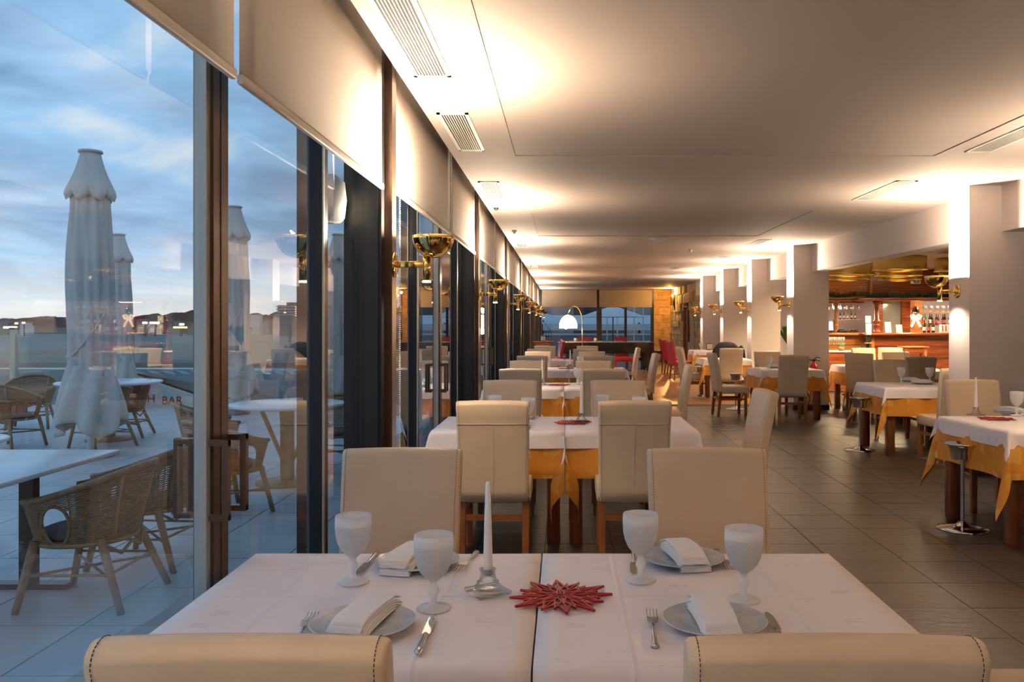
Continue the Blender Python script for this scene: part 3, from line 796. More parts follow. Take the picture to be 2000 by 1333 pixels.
MAKE = dict(glass=make_glass, plate=make_plate, napkin=make_napkin, knife=make_knife, fork=make_fork, holder=make_holder, candle=make_candle, star=make_star)
GRP = dict(glass='frosted wine glasses', plate='grey blue dinner plates', napkin='folded white napkins', knife='table knives', fork='table forks', holder='glass candle holders', candle='white taper candles', star='red star ornaments')
def ware(kind, loc, rz, label):
    if kind not in WARE:
        WARE[kind] = MAKE[kind](); k_ = {'fork': 1.22, 'knife': 1.12, 'star': 1.17}.get(kind, 1); WARE[kind].scale = (k_,)*3; o = WARE[kind]; o.location = loc; o.rotation_euler = (0, 0, rz); o['label'] = label; o['group'] = GRP[kind]; return o
    return dup(WARE[kind], loc, rz, label, GRP[kind])
def onp(px, py, z=TZ): return P(px, py, z)

# ---- the row of double tables along the windows
rows = [  # centre x, centre y, name
    (-.065, 2.22, 'front'), (.010, 6.12, 'second'), (.01, 9.85, 'third'), (.09, 13.45, 'fourth'), (.05, 16.85, 'fifth')]
for k, (cx, cy, nm) in enumerate(rows):
    for s_, side in ((-1, 'left'), (1, 'right')):
        table(cx+s_*.4425, cy, 'square brown wooden table under cloths, %s half of the %s window table' % (side, nm), '%s half of the %s window table' % (side, nm), 'tables along the windows', ((-s_, 0),), seed=(0, 1, 2, 1, 0)[k])
WG = 'cream leather chairs at the window tables'
def wc(x, y, deg, lab): return chair(x, y, deg, lab, WG)
# chair origin: back centre at y-.24 for a chair facing +Y
wc(-.480, 1.575, 0, 'cream leather dining chair seen from behind at lower left, golden lit top')
wc(.404, 1.575, 0, 'cream leather dining chair seen from behind at lower right')
wc(-.60, 2.93, 180, 'cream leather dining chair facing the camera at the far side of the front table, left')
wc(.536, 2.93, 180, 'cream leather dining chair facing the camera at the far side of the front table, right')
wc(1.16, 2.27, 90, 'cream leather dining chair at the right end of the front table, only its seat showing')
cols = [(-.425, .432, -.437, .446), (-.44, .42, -.45, .38), (-.45, .52, -.42, .48), (-.44, .40, -.38, .50)]
near = [5.49, 9.15, 12.75, 16.05]; far = [6.78, 10.50, 14.10, 17.55]
endx = [1.14, 1.15, 1.16, 1.17]; endy = [6.08, 9.85, 13.5, 16.8]
nms = ['second', 'third', 'fourth', 'fifth']
for k in range(4):
    a, b_, c, d_ = cols[k]
    wc(a, near[k], 0, 'cream dining chair at the near left seat of the %s window table' % nms[k])
    wc(b_, near[k], 0, 'cream dining chair at the near right seat of the %s window table' % nms[k])
    wc(c, far[k], 180, 'cream dining chair facing the camera, far left seat of the %s window table' % nms[k])
    wc(d_, far[k], 180, 'cream dining chair facing the camera, far right seat of the %s window table' % nms[k])
    wc(endx[k], endy[k], 90+(3, -2, 2, 0)[k], 'cream dining chair seen side on at the right end of the %s window table' % nms[k])

# settings: front table from the photograph, copied to the second
sets = []   # kind, dx, dy, dz, rz, text
def rec(kind, px, py, rz, text, z=TZ, dz=0):
    x, y, _ = onp(px, py, z); sets.append((kind, x-rows[0][0], y-rows[0][1], dz, rz, text))
rec('glass', 690, 1138, 0, 'back left setting'); rec('glass', 847, 1189, 0, 'front left setting')
rec('glass', 1251, 1134, 0, 'back right setting'); rec('glass', 1453, 1172, 0, 'front right setting')
rec('plate', 708, 1227, 0, 'front left setting'); rec('plate', 1396, 1222, 0, 'front right setting')
rec('plate', 815, 1104, 0, 'back left setting'); rec('plate', 1334, 1098, 0, 'back right setting')
PZ = .0105
rec('napkin', 716, 1221, math.radians(-11), 'front left setting', TZ, PZ); rec('napkin', 1392, 1222, math.radians(3), 'front right setting', TZ, PZ)
rec('napkin', 800, 1103, math.radians(-12), 'back left setting', TZ, PZ); rec('napkin', 1335, 1096, math.radians(10), 'back right setting', TZ, PZ)
rec('knife', 831, 1243, math.radians(1), 'front left setting'); rec('fork', 590, 1238, math.radians(4), 'front left setting')
rec('knife', 1517, 1234, math.radians(-2), 'front right setting'); rec('fork', 1276, 1231, math.radians(-4), 'front right setting')
rec('knife', 719, 1102, math.radians(178), 'back left setting'); rec('fork', 912, 1100, math.radians(171), 'back left setting')
rec('knife', 1238, 1102, math.radians(175), 'back right setting'); rec('fork', 1413, 1096, math.radians(180), 'back right setting')
rec('holder', 953, 1159, math.radians(32), 'middle')
rec('candle', 953, 1159, 0, 'middle', TZ, .0485)
rec('star', 1096, 1168, math.radians(6), 'middle')
WN = dict(glass='frosted patterned wine glass', plate='grey blue dinner plate', napkin='folded white napkin on its plate', knife='steel table knife', fork='steel table fork', holder='clear glass candle holder', candle='tall white taper candle', star='red glitter star ornament')
def lay(cx, cy, where, kinds, rz=0, skip=(), flip=False):
    for (kind, dx_, dy_, dz, r, text) in sets:
        if kind not in kinds or (kind, text) in skip: continue
        x_, y_ = dx_*math.cos(rz)-dy_*math.sin(rz), dx_*math.sin(rz)+dy_*math.cos(rz)
        if flip and text == 'middle' and kind != 'star': x_, y_ = -x_*0.6+.04, y_
        ware(kind, (cx+x_, cy+y_, TZ+dz), r+rz, '%s at the %s of the %s' % (WN[kind], text, where) if text != 'middle' else '%s in the middle of the %s' % (WN[kind], where))
ALL = set(MAKE)
lay(rows[0][0], rows[0][1], 'front table', ALL)
lay(rows[1][0], rows[1][1], 'second window table', ALL, flip=True)
lay(rows[2][0]-.12, rows[2][1], 'third window table', {'glass', 'plate', 'napkin', 'holder', 'candle', 'star'})
lay(rows[3][0]-.10, rows[3][1], 'fourth window table', {'holder', 'candle', 'star', 'glass'}, flip=True)
lay(rows[4][0], rows[4][1], 'fifth window table', {'holder', 'candle', 'star'})

# ---- tables on the pier side
RG = 'single tables on the pier side'
RT = [(3.36, 6.14, .06, 'rightmost table beside the chrome stand'), (4.02, 9.95, 0, 'table behind the big white pier'), (5.4, 13.2, 0, 'table in the bar room before the small turned table'),
      (5.12, 14.45, 0, 'table right of the extinguisher'), (3.47, 13.50, .03, 'table before the extinguisher'), (3.24, 17.4, 0, 'table with the coat hung chair'), (3.86, 22.75, 0, 'far table with the red chairs')]
for k, (x, y, r, nm) in enumerate(RT):
    table(x, y, 'square wooden table, %s' % nm, nm, RG, (), seed=k % 2, rz=r, hw=.46, hd=.46)
CG = 'cream leather chairs on the pier side'
def rc(x, y, deg, lab): return chair(x, y, deg, lab, CG)
rc(3.38, 6.86, 178, 'cream dining chair facing the camera behind the rightmost table')
rc(3.36, 5.36, 0, 'cream dining chair at the near side of the rightmost table, cut by the picture edge')
rc(4.14, 9.28, 4, 'cream dining chair seen from behind before the table behind the big pier')
rc(4.20, 10.75, 180, 'cream dining chair facing the camera, its back in front of the farther bar table')
rc(5.05, 12.45, 0, 'cream dining chair half behind the big pier, near side of the bar room table')
rc(5.50, 13.95, 180, 'cream dining chair on the far side of the bar room table, behind the pier edge')
rc(4.80, 13.72, -35, 'cream dining chair turned sideways, right of the extinguisher')
rc(5.68, 16.0, 180, 'cream dining chair facing the camera at the front of the bar counter')
rc(6.15, 16.3, 150, 'cream dining chair turned away, close to the bar counter')
rc(3.42, 13.0, -3, 'cream dining chair seen from behind before the extinguisher')
rc(2.66, 13.75, -86, 'cream dining chair side on at the left of the table before the extinguisher')
rc(3.44, 14.22, 180, 'cream dining chair facing the camera behind the table before the extinguisher')
rc(3.17, 16.5, 0, 'cream dining chair seen from behind at the table with the coat hung chair')
coatc = (3.50, 18.2)
rc(coatc[0], coatc[1], 180, 'cream dining chair with a black coat thrown over its back')
rc(2.62, 17.3, -84, 'cream dining chair side on left of the table with the coat hung chair')
RD = 'red leather chairs'
def red(x, y, deg, lab): return chair(x, y, deg, lab, RD, 'red')
red(3.08, 22.6, -80, 'red leather dining chair side on at the far table, nearest of three')
red(3.20, 24.9, -85, 'red leather dining chair side on near the stone wall, middle of three')
red(3.22, 26.0, -95, 'red leather dining chair side on near the stone wall, farthest of three')
red(-.30, 22.6, 100, 'red leather chair beside the wooden cage stand, nearer one')
red(-.35, 25.4, 95, 'red leather chair behind the cage stand, left of the piano')
red(.72, 28.6, 180, 'red leather chair behind the piano under the arched lamp')
red(1.95, 28.9, 180, 'red leather chair behind the right half of the piano')
# ware on the pier-side tables
lay(3.42, 6.2, 'rightmost table', {'star', 'holder', 'candle', 'glass', 'plate', 'napkin'}, skip={('plate', 'front left setting'), ('napkin', 'front left setting'), ('glass', 'front left setting'), ('plate', 'back left setting'), ('napkin', 'back left setting'), ('glass', 'back left setting'), ('holder', 'middle'), ('candle', 'middle'), ('glass', 'front right setting'), ('plate', 'front right setting'), ('napkin', 'front right setting'), ('glass', 'back right setting'), ('plate', 'back right setting'), ('napkin', 'back right setting'), ('star', 'middle')})
def one(kind, loc, rz, lab): ware(kind, loc, rz, lab)
def at(px, py, z=TZ): return P(px, py, z)
one('holder', at(1906, 812), .4, 'clear glass candle holder on the rightmost table'); x, y, z = at(1906, 812); one('candle', (x, y, z+.0485), 0, 'tall white taper candle on the rightmost table')
one('star', at(1946, 819), .2, 'red glitter star ornament on the rightmost table')
one('glass', at(1986, 812), 0, 'frosted wine glass at the right edge of the picture on the rightmost table')
x, y, z = at(1974, 808); one('plate', (x, y, z), 0, 'grey blue dinner plate behind the frosted glass on the rightmost table'); one('napkin', (x, y, z+PZ), .5, 'folded white napkin on the plate of the rightmost table')
for (px, py, lab) in ((1760, 748, 'left glass'), (1816, 749, 'right glass')):
    one('glass', at(px, py), 0, 'frosted wine glass, %s on the table behind the big white pier' % lab)
for (px, py, lab) in ((1776, 745.5, 'farther'), (1800, 750, 'nearer')):
    x, y, z = at(px, py); one('plate', (x, y, z), 0, 'grey blue plate, the %s one on the table behind the big white pier' % lab); one('napkin', (x, y, z+PZ), 1.2, 'folded napkin, the %s one on the table behind the big white pier' % lab)
for (px, lab) in ((1792, 'left glass'), (1817, 'right glass')):
    one('glass', (*at(px, 722)[:2], TZ), 0, 'frosted wine glass, %s on the bar room table' % lab)
x, y, z = at(1766, 722); one('holder', (x, y, z), 0, 'clear glass candle holder on the bar room table'); one('candle', (x, y, z+.0485), 0, 'tall white taper candle on the bar room table')
one('glass', at(1503, 721), 0, 'frosted wine glass on the table before the extinguisher')
x, y, z = at(1478, 721); one('holder', (x, y, z), 0, 'clear glass candle holder on the table before the extinguisher')
x, y, z = at(1512, 719); one('plate', (x, y, z), 0, 'grey blue plate on the table before the extinguisher'); one('napkin', (x, y, z+PZ), 1.3, 'folded napkin on the table before the extinguisher')
one('glass', (5.18, 14.5, TZ), 0, 'frosted wine glass on the table right of the extinguisher')
one('plate', (5.05, 14.4, TZ), 0, 'grey blue plate on the table right of the extinguisher'); one('napkin', (5.05, 14.4, TZ+PZ), 1.3, 'folded napkin on the table right of the extinguisher')
one('glass', (3.62, 22.6, TZ), 0, 'frosted wine glass on the far table with the red chairs')

# black coat over the chair
def coat():
    t = thing('coat', 'black coat thrown over the back of a cream chair', 'coat', (coatc[0], coatc[1]+.25, 0))
    def fn(u, v):
        x = (-.30+.60*u); s_ = v*2-1
        y = .075*math.copysign(min(1, abs(s_)*2.2), s_)
        z = 1.03-.30*max(0, abs(s_)-.12)*(1+.35*math.sin(5*u+1))+.045*math.sin(PI*u)-.16*(2*u-1)**4
        return (x, y+.012*math.sin(11*u), z)
    obj('coat_body', MB().grid(18, 14, fn), 'black_cloth', t, solid=.012)
    obj('sleeve', MB().tube([(.27, -.09, .98), (.33, -.10, .88), (.35, -.09, .74), (.34, -.08, .62)], lambda q: .05-.012*q, 10), 'black_cloth', t)
coat()

# ================================================================== CHROME STANDS
def make_stand():
    t = thing('ice_bucket_stand', 'x', 'stand')
    obj('foot', MB().lathe([(.001, 0), (.172, 0), (.175, .006), (.168, .014), (.10, .022), (.045, .034), (.026, .055), (.001, .055)], 36), 'chrome', t)
    obj('pole', MB().cyl((0, 0, .05), (0, 0, .515), .0145, n=16), 'chrome', t)
    obj('bowl', MB().lathe([(.001, .50), (.074, .50), (.080, .508), (.088, .575), (.110, .600), (.119, .608), (.119, .614), (.112, .614), (.084, .585), (.076, .52), (.001, .515)], 32), 'chrome', t)
    return t
st0 = make_stand()
stands = [((2.85, 6.14), 'chrome bowl stand nearest the camera beside the rightmost table'), ((3.43, 9.95), 'chrome bowl stand left of the table behind the big pier'),
          ((2.71, 17.1), 'chrome bowl stand in the aisle beside the side on cream chair'), ((2.95, 14.72), 'chrome bowl stand half hidden behind the side on cream chair before the extinguisher'), ((1.10, 14.5), 'chrome bowl stand at the end of the fourth window table')]
for k, ((x, y), lab) in enumerate(stands):
    o = st0 if k == 0 else dup(st0); o.location = (x, y, 0); o['label'] = lab; o['group'] = 'chrome bowl stands'
struct_dummy = None

# fire extinguisher against pier
def extinguisher():
    x, y = 4.20, 14.42
    t = thing('fire_extinguisher', 'red fire extinguisher on a stand in front of the white pier', 'fire extinguisher', (x, y, 0))
    obj('cylinder', MB().lathe([(.001, .36), (.06, .36), (.068, .38), (.068, .72), (.055, .77), (.028, .80), (.022, .83), (.001, .83)], 24), 'fire_red', t)
    obj('paper_label', MB().lathe([(.0688, .46), (.0688, .64)], 24), 'label_paper', t)
    obj('label_stripe', MB().lathe([(.0694, .53), (.0694, .58)], 24), 'fire_red', t)
    obj('valve', MB().box(-.02, .02, -.02, .02, .83, .87), 'black_plastic', t)
    h = MB().tube([(.0, 0, .86), (.06, 0, .90), (.12, 0, .885)], .009, 6).tube([(-.01, 0, .855), (.05, 0, .855), (.11, 0, .84)], .008, 6)
    obj('lever', h, 'black_plastic', t)
    obj('hose', MB().tube([(-.02, 0, .85), (-.10, -.01, .86), (-.13, -.02, .78), (-.10, -.02, .6), (-.085, -.02, .42)], .011, 8), 'black_plastic', t)
    obj('stand_ring', MB().lathe([(.075, .34), (.08, .34), (.08, .36), (.075, .36), (.075, .34)], 24), 'fire_red', t)
    lg = []
    for a in (0.2, 2.2, 4.3):
        obj('stand_leg', MB().tube([(.06*math.cos(a), .06*math.sin(a), .35), (.08*math.cos(a), .08*math.sin(a), .2), (.15*math.cos(a), .13*math.sin(a), .012)], .008, 6), 'fire_red', t)
extinguisher()

# ================================================================== BAR
BY = 21.0
def bar():
    t = thing('bar_counter', 'dark mahogany bar counter with a rounded polished top', 'bar counter', (0, BY, 0))
    obj('front_panel', MB().box(7.62, 10.9, 0.06, .16, .1, 1.17), 'bar_wood', t)
    obj('front_panel', MB().box(6.3, 7.55, .42, .5, .1, 1.17), 'bar_wood_light', t)
    obj('return_panel', MB().box(7.55, 7.63, .06, .5, .1, 1.17), 'bar_wood_light', t)
    obj('plinth', MB().box(7.6, 10.9, .12, .5, 0, .1).box(6.3, 7.6, .46, .6, 0, .1), 'black_plastic', t)
    top = MB().rbox(7.3, 11.0, -.12, .55, 1.17, 1.24, .03, 3); obj('counter_top', top, 'bar_wood', t)
    obj('counter_top', MB().rbox(6.25, 7.45, .25, .75, 1.165, 1.235, .03, 3), 'bar_wood_light', t)
    for z in (.35, .62, .9): obj('groove', MB().box(7.62, 10.9, .056, .061, z, z+.012), 'black_plastic', t)
    c = thing('bar_canopy', 'long wooden canopy over the bar with a moulded lower shelf', 'canopy', (0, BY, 0))
    obj('fascia', MB().box(7.55, 11.0, .05, .12, 2.10, CZ-.003), 'bar_wood', c)
    obj('fascia', MB().box(6.25, 7.50, .12, .2, 2.10, 2.66), 'bar_wood_light', c)
    obj('fascia_edge', MB().box(7.50, 7.56, .02, .14, 2.10, CZ-.003), 'bar_wood_light', c)
    obj('shelf_board', MB().rbox(7.1, 11.0, -.28, .5, 2.02, 2.085, .02, 3), 'bar_wood', c)
    obj('shelf_board', MB().rbox(6.25, 7.3, -.05, .5, 2.02, 2.075, .02, 3), 'bar_wood', c)
    # back bar
    bb = thing('back_bar', 'wood framed back bar with a grey mirror', 'back bar', (0, 22.4, 0))
    obj('mirror', MB().box(8.32, 8.78, 0, .03, 1.0, 2.08), 'mirror_grey', bb)
    obj('wood_panel', MB().box(8.80, 9.02, -.05, .05, .9, 2.6), 'bar_wood', bb)
    obj('wood_panel', MB().box(9.0, 9.30, -.1, .05, .9, 2.6), 'bar_wood_light', bb)
    obj('wood_panel', MB().box(8.22, 8.32, -.02, .05, .9, 2.6), 'bar_wood', bb)
    obj('cabinet', MB().box(6.4, 11.0, -.3, .3, 0, .88), 'bar_wood', bb)
    obj('glass_rack', MB().box(6.55, 7.75, -.25, .2, 2.0, 2.05), 'bar_wood', bb)
    obj('bottle_shelf', MB().box(9.31, 11.0, -.12, .2, 1.40, 1.43), 'bar_wood_light', bb)
    obj('bottle_shelf', MB().box(9.31, 11.0, -.12, .2, 1.74, 1.765), 'bar_wood_light', bb)
    obj('bottle_shelf', MB().box(7.15, 7.85, .3, .5, 1.56, 1.58), 'frame_edge', bb)
    # turned columns
    for x, y, lab in ((7.78, 21.35, 'turned mahogany column rising from the bar counter'), (6.85, 21.6, 'slender wooden post on the left counter')):
        c2 = thing('bar_column', lab, 'column', (x, y, 1.235))
        r = .075 if x > 7 else .055
        prof = [(.001, 0), (r*1.35, 0), (r*1.35, .03), (r, .05), (r, .16), (r*1.2, .18), (r*.9, .2), (r*.95, .24), (r*1.2, .27), (r*1.2, .30), (r*.8, .33), (r*.75, .6), (r*.8, .7), (r*1.2, .73), (r*1.25, .783), (.001, .783)]
        obj('shaft', MB().lathe(prof, 20), 'bar_wood' if x > 7 else 'bar_wood_light', c2)
bar()
g = MB(); rg = random.Random(3)
for k in range(2600):
    x = rg.uniform(6.3, 10.9); xb = 0
    y = (BY-.12 if x > 7.2 else BY+.1)+rg.gauss(0, .05); z = 2.095+abs(rg.gauss(0, .05))+.02*math.sin(x*9)+.01
    a = rg.uniform(0, 6.28); l = .05; dx_, dy_, dz_ = math.cos(a)*l, math.sin(a)*l*.6, rg.uniform(-.01, .05)
    z = max(z, 2.10)
    g.add([(x, y, z), (x+dx_, y+dy_, z+max(0, dz_)), (x+dx_*.5-.02, y+.012, z+.03)], [(0, 1, 2)])
ga = obj('garland', g, 'garland_green', kind='stuff'); tag(ga, 'dark green fir garland lying along the top of the bar canopy', 'garland')
# hanging stemware: one mesh per glass, small
sg = MB().lathe([(.032, 0), (.03, -.001), (.004, -.008), (.0035, -.07), (.02, -.09), (.036, -.12), (.034, -.165)], 10).mesh('hanging_glass', 'lamp_glass')
sg2 = MB().lathe([(.032, 0), (.03, -.001), (.004, -.008), (.0035, -.07), (.02, -.09), (.036, -.12), (.034, -.165)], 10).mesh('hanging_glass', 'bottle_clear')
for k in range(14):
    o = obj('stem_glass', sg2 if k % 2 else sg, None, loc=(6.62+k*.082, 22.2+(k % 2)*.11, 1.999)); tag(o, 'upturned stemmed glass hanging in the left rack of the bar', 'glass', 'glasses hanging in the left bar rack')
gl2 = MB().lathe([(.001, 0), (.03, 0), (.004, .006), (.0035, .06), (.03, .09), (.036, .12), (.032, .16)], 10).mesh('standing_glass', 'bottle_clear')
for k in range(16):
    o = obj('stem_glass', gl2, None, loc=(9.36+k*.08, 22.32+(k % 2)*.1, 1.766)); tag(o, 'stemmed glass standing on the upper right shelf of the bar', 'glass', 'glasses on the upper right bar shelf')
def bottle_mesh(mn, r=.037, h=.30):
    return MB().lathe([(.001, 0), (r, 0), (r, h*.58), (r*.8, h*.66), (r*.36, h*.76), (r*.33, h*.96), (r*.4, h), (.001, h)], 12).mesh('bottle', mn)
bms = {k: bottle_mesh(k) for k in ('bottle_dark', 'bottle_amber', 'bottle_clear')}
lms = {k: MB().lathe([(.0375, .05), (.0375, .14)], 12).mesh('bottle_label', k) for k in ('label_paper', 'label_red')}
def bottle(x, y, z, kind, lk, lab, group, s=1.0):
    o = obj('bottle', bms[kind], None, loc=(x, y, z)); o.scale = (s, s, s); tag(o, lab, 'bottle', group)
    obj('bottle_label', lms[lk], None, o)
rb = random.Random(5)
for k in range(15):
    bottle(9.36+k*.085, 22.36+(k % 2)*.09, 1.431, rb.choice(list(bms)), rb.choice(list(lms)), 'liquor bottle standing on the lower right shelf of the bar', 'liquor bottles on the lower right bar shelf', rb.uniform(.85, 1.0))
for k, x in enumerate((8.92, 9.03, 9.14)):
    bottle(x, 21.25, 1.241, 'bottle_dark', ('label_paper', 'label_red', 'label_paper')[k], 'dark wine bottle on the bar counter, %s of three' % ('left', 'middle', 'right')[k], 'wine bottles on the bar counter')
for k in range(6):
    bottle(7.24+k*.1, 22.8, 1.581, rb.choice(list(bms)), 'label_paper', 'small bottle on the little wall shelf behind the till', 'bottles on the little wall shelf', .7)
# striped cup / napkin box
t = thing('straw_box', 'white and red striped box on the right of the bar counter', 'box', (9.45, 21.2, 1.241))
obj('box_body', MB().rbox(-.16, .16, -.06, .06, 0, .2, .01), 'white_china', t)
for k in range(4): obj('stripe', MB().box(-.14+k*.08, -.11+k*.08, -.063, -.058, .03, .18), 'label_red', t)
# till, card reader
t = thing('till_monitor', 'black point of sale monitor with a lit white screen on the left counter', 'monitor', (6.60, 21.45, 1.236))
obj('monitor_case', MB().rbox(-.16, .16, 0, .03, .04, .31, .01).xf(Matrix.Rotation(-.2, 4, 'X')), 'black_plastic', t)
obj('screen', MB().box(-.14, .14, -.003, .0, .06, .29).xf(Matrix.Rotation(-.2, 4, 'X')), 'screen_blue', t)
obj('monitor_foot', MB().rbox(-.12, .12, -.02, .16, 0, .04, .01), 'black_plastic', t)
t = thing('card_reader', 'black card reader beside the till monitor', 'card reader', (6.95, 21.42, 1.236))
obj('reader_body', MB().rbox(-.11, .11, -.07, .07, 0, .075, .015), 'black_plastic', t)
obj('handset', MB().rbox(-.10, .02, -.05, .0, .075, .10, .008), 'black_plastic', t)
for k, (x, hh, lab) in enumerate(((7.98, .27, 'taller white menu leaflet leaning on the bar counter'), (8.25, .20, 'shorter white menu leaflet leaning on the bar counter'))):
    t = thing('menu_leaflet', lab, 'leaflet', (x, 21.1, 1.241))
    obj('leaflet_sheet', MB().box(-.075, .075, 0, .006, 0, hh).xf(Matrix.Rotation(-.2, 4, 'X')), 'white_china', t)
    if k == 0: obj('printed_patch', MB().box(-.045, .045, -.002, 0, .03, .11).xf(Matrix.Rotation(-.2, 4, 'X')), 'screen_blue', t)
    obj('easel_back', MB().box(-.01, .01, .05, .055, 0, hh*.7), 'black_plastic', t)
t = thing('glass_tray', 'dark tray of upturned tumblers on the left counter', 'tray', (7.22, 21.45, 1.236))
obj('tray', MB().rbox(-.13, .13, -.08, .08, 0, .02, .006), 'black_plastic', t)
for k in range(4): obj('tumbler', MB().lathe([(.001, .021), (.028, .021), (.032, .11)], 12, (-.09+.06*k, 0, 0)), 'lamp_glass', t)
# bow ornament
t = thing('bow_ornament', 'cream ribbon bow with a silver bell fixed on the wood panel of the bar', 'ornament', (9.12, 22.26, 1.62))
bw = MB()
for s_ in (-1, 1):
    bw.tube([(0, 0, 0), (s_*.07, -.02, .07), (s_*.13, -.03, .04), (s_*.10, -.02, -.03), (0, 0, 0)], .03, 8)
    bw.tube([(0, 0, 0), (s_*.06, -.02, -.12), (s_*.12, -.02, -.24)], .03, 8)
obj('ribbon', bw, 'bow_glow', t)
obj('bell', MB().lathe([(.001, .30), (.05, .29), (.09, .22), (.10, .14), (.12, .10), (.001, .10)], 20), 'chrome', t)
obj('hanger', MB().tube([(0, .0, .3), (0, .03, .34), (0, .05, .36)], .006, 5), 'brass', t)
# exit sign
t = thing('exit_sign', 'white and green running man exit sign on the bar canopy', 'sign', (8.62, 21.045, 2.50))
obj('sign_board', MB().box(-.12, .12, -.012, 0, -.06, .06), 'white_china', t)
obj('sign_panel', MB().box(-.05, .09, -.016, -.012, -.04, .04), 'exit_green', t)
obj('pictogram', MB().prism([(-.02, -.03), (.0, -.005), (.02, -.03), (.03, -.03), (.01, .01), (.03, .02), (.0, .03), (-.02, .01)], 0, .003).xf(Matrix.Translation((.02, -.016, 0)) @ Matrix.Rotation(PI/2, 4, 'X')), 'white_china', t)
# small turned table
t = thing('side_table', 'small wooden side table with a drawer and turned legs before the bar', 'side table', (8.22, 20.2, 0))
obj('tabletop', MB().rbox(-.30, .30, -.2, .2, .90, .93, .008), 'bar_wood_light', t)
obj('frame', MB().box(-.26, .26, -.16, .16, .76, .90), 'bar_wood_light', t)
dw = obj('drawer', MB().rbox(-.18, .18, -.175, -.16, .78, .88, .004), 'bar_wood', t)
obj('knob', MB().lathe([(.001, 0), (.012, .004), (.014, .012), (.001, .02)], 10).xf(Matrix.Translation((0, -.175, .83)) @ Matrix.Rotation(PI/2, 4, 'X')), 'brass', dw)
lm = MB().lathe([(.001, 0), (.018, 0), (.026, .06), (.016, .1), (.022, .14), (.028, .3), (.018, .42), (.028, .46), (.02, .5), (.03, .6), (.022, .72), (.03, .76), (.001, .76)], 14).mesh('leg', 'bar_wood_light')
for sx in (-1, 1):
    for sy in (-1, 1): obj('leg', lm, None, t, loc=(sx*.235, sy*.13, 0))
obj('stretcher', MB().box(-.235, .235, -.01, .01, .12, .15), 'bar_wood_light', t)
# dispenser stand
t = thing('dispenser_stand', 'slim hand gel dispenser on a dark floor stand before the bar', 'dispenser', (6.62, 18.7, 0))
obj('post', MB().box(-.03, .03, -.02, .02, .02, 1.42), 'black_plastic', t); obj('foot', MB().rbox(-.16, .16, -.16, .16, 0, .02, .005), 'black_plastic', t)
obj('dispenser_case', MB().rbox(-.055, .055, -.09, -.02, 1.22, 1.46, .01), 'white_plastic', t); obj('header', MB().box(-.06, .06, -.03, -.02, 1.48, 1.63), 'white_china', t)
obj('drip_tray', MB().rbox(-.075, .075, -.1, .0, 1.03, 1.05, .005), 'brass_satin', t)
# serving station with glasses left of bar
t = thing('serving_station', 'low serving cabinet with a glass topped shelf beside the white pier', 'cabinet', (6.05, 18.6, 0))
obj('cabinet_body', MB().box(-.45, .45, -.25, .25, .05, .85), 'bar_wood', t); obj('top', MB().rbox(-.47, .47, -.27, .27, .85, .88, .006), 'table_white', t)
obj('upper_shelf', MB().box(-.42, .42, -.2, .2, 1.0, 1.015), 'rail_glass', t)
for sx in (-.4, .4): obj('shelf_post', MB().box(sx-.01, sx+.01, -.01, .01, .88, 1.0), 'brass', t)
for k in range(8):
    o = obj('wine_glass', gl2, None, loc=(5.72+(k % 4)*.1, 18.5+(k//4)*.15, 1.0155)); tag(o, 'clear stemmed glass on the shelf of the serving cabinet', 'glass', 'glasses on the serving cabinet')
t = thing('flower_basket', 'small basket of green leaves and yellow flowers on the serving cabinet', 'plant', (5.95, 18.42, .881))
obj('basket', MB().lathe([(.001, 0), (.05, 0), (.07, .09), (.062, .09), (.05, .01)], 14), 'wicker', t)
fm = MB()
for k in range(40):
    a = rb.uniform(0, 6.28); r = rb.uniform(.01, .09); z = .09+rb.uniform(0, .07); c_ = (r*math.cos(a), r*math.sin(a), z)
    fm.add([(c_[0], c_[1], z-.02), (c_[0]+.03, c_[1], z), (c_[0], c_[1]+.02, z+.02)], [(0, 1, 2)])
obj('foliage', fm, 'leaf', t, kind='stuff')

# brass drum lamps over the bar room
def make_drum(R=.46):
    t = thing('drum_lamp', 'x', 'ceiling lamp')
    obj('drum', MB().lathe([(R, 0), (R, .24), (R-.01, .24), (R-.01, .0), (R, 0)], 48), 'brass_satin', t)
    obj('rim', MB().lathe([(R, -.012), (R+.014, -.012), (R+.014, .012), (R, .012)], 48), 'brass', t)
    obj('top_plate', MB().lathe([(.001, .235), (R-.01, .235)], 48), 'brass_satin', t)
    obj('stem', MB().cyl((0, 0, .24), (0, 0, .355), .02), 'brass_satin', t)
    obj('lamp', MB().lathe([(.001, .17), (.09, .17), (.1, .2), (.06, .23)], 16), 'lamp_glow', t)
    light('AREA', 'drum_light', (0, 0, .16), 50, (1.0, .74, .42), t, .3, (0, 0, 0))
    return t
dm = make_drum()
drums = [(7.35, 14.4), (6.1, 15.6), (7.4, 16.0), (5.75, 17.3), (6.85, 17.6), (8.1, 17.4), (6.3, 19.0), (7.5, 19.2), (8.9, 19.2)]
for k, (x, y) in enumerate(drums):
    o = dm if k == 0 else dup(dm)
    o.location = (x, y, CZ-.36); o['label'] = 'big brass drum lamp over the bar room, '+['nearest of the cluster', 'half hidden at the left behind the nearest', 'second row, right one', 'far left one beside the white pier', 'middle one of the third row', 'right end of the third row', 'left one closest to the bar', 'middle one closest to the bar', 'right one closest to the bar'][k]; o['group'] = 'brass drum lamps over the bar room'
t = thing('ceiling_light', 'flat lit white ceiling lamp in front of the exit sign', 'ceiling lamp', (8.05, 20.0, CZ-.14))
obj('light_case', MB().lathe([(.001, .14), (.25, .14), (.25, .03)], 30), 'white_plastic', t); obj('diffuser', MB().lathe([(.25, .03), (.23, .0), (.001, -.01)], 30), 'panel_glow', t)
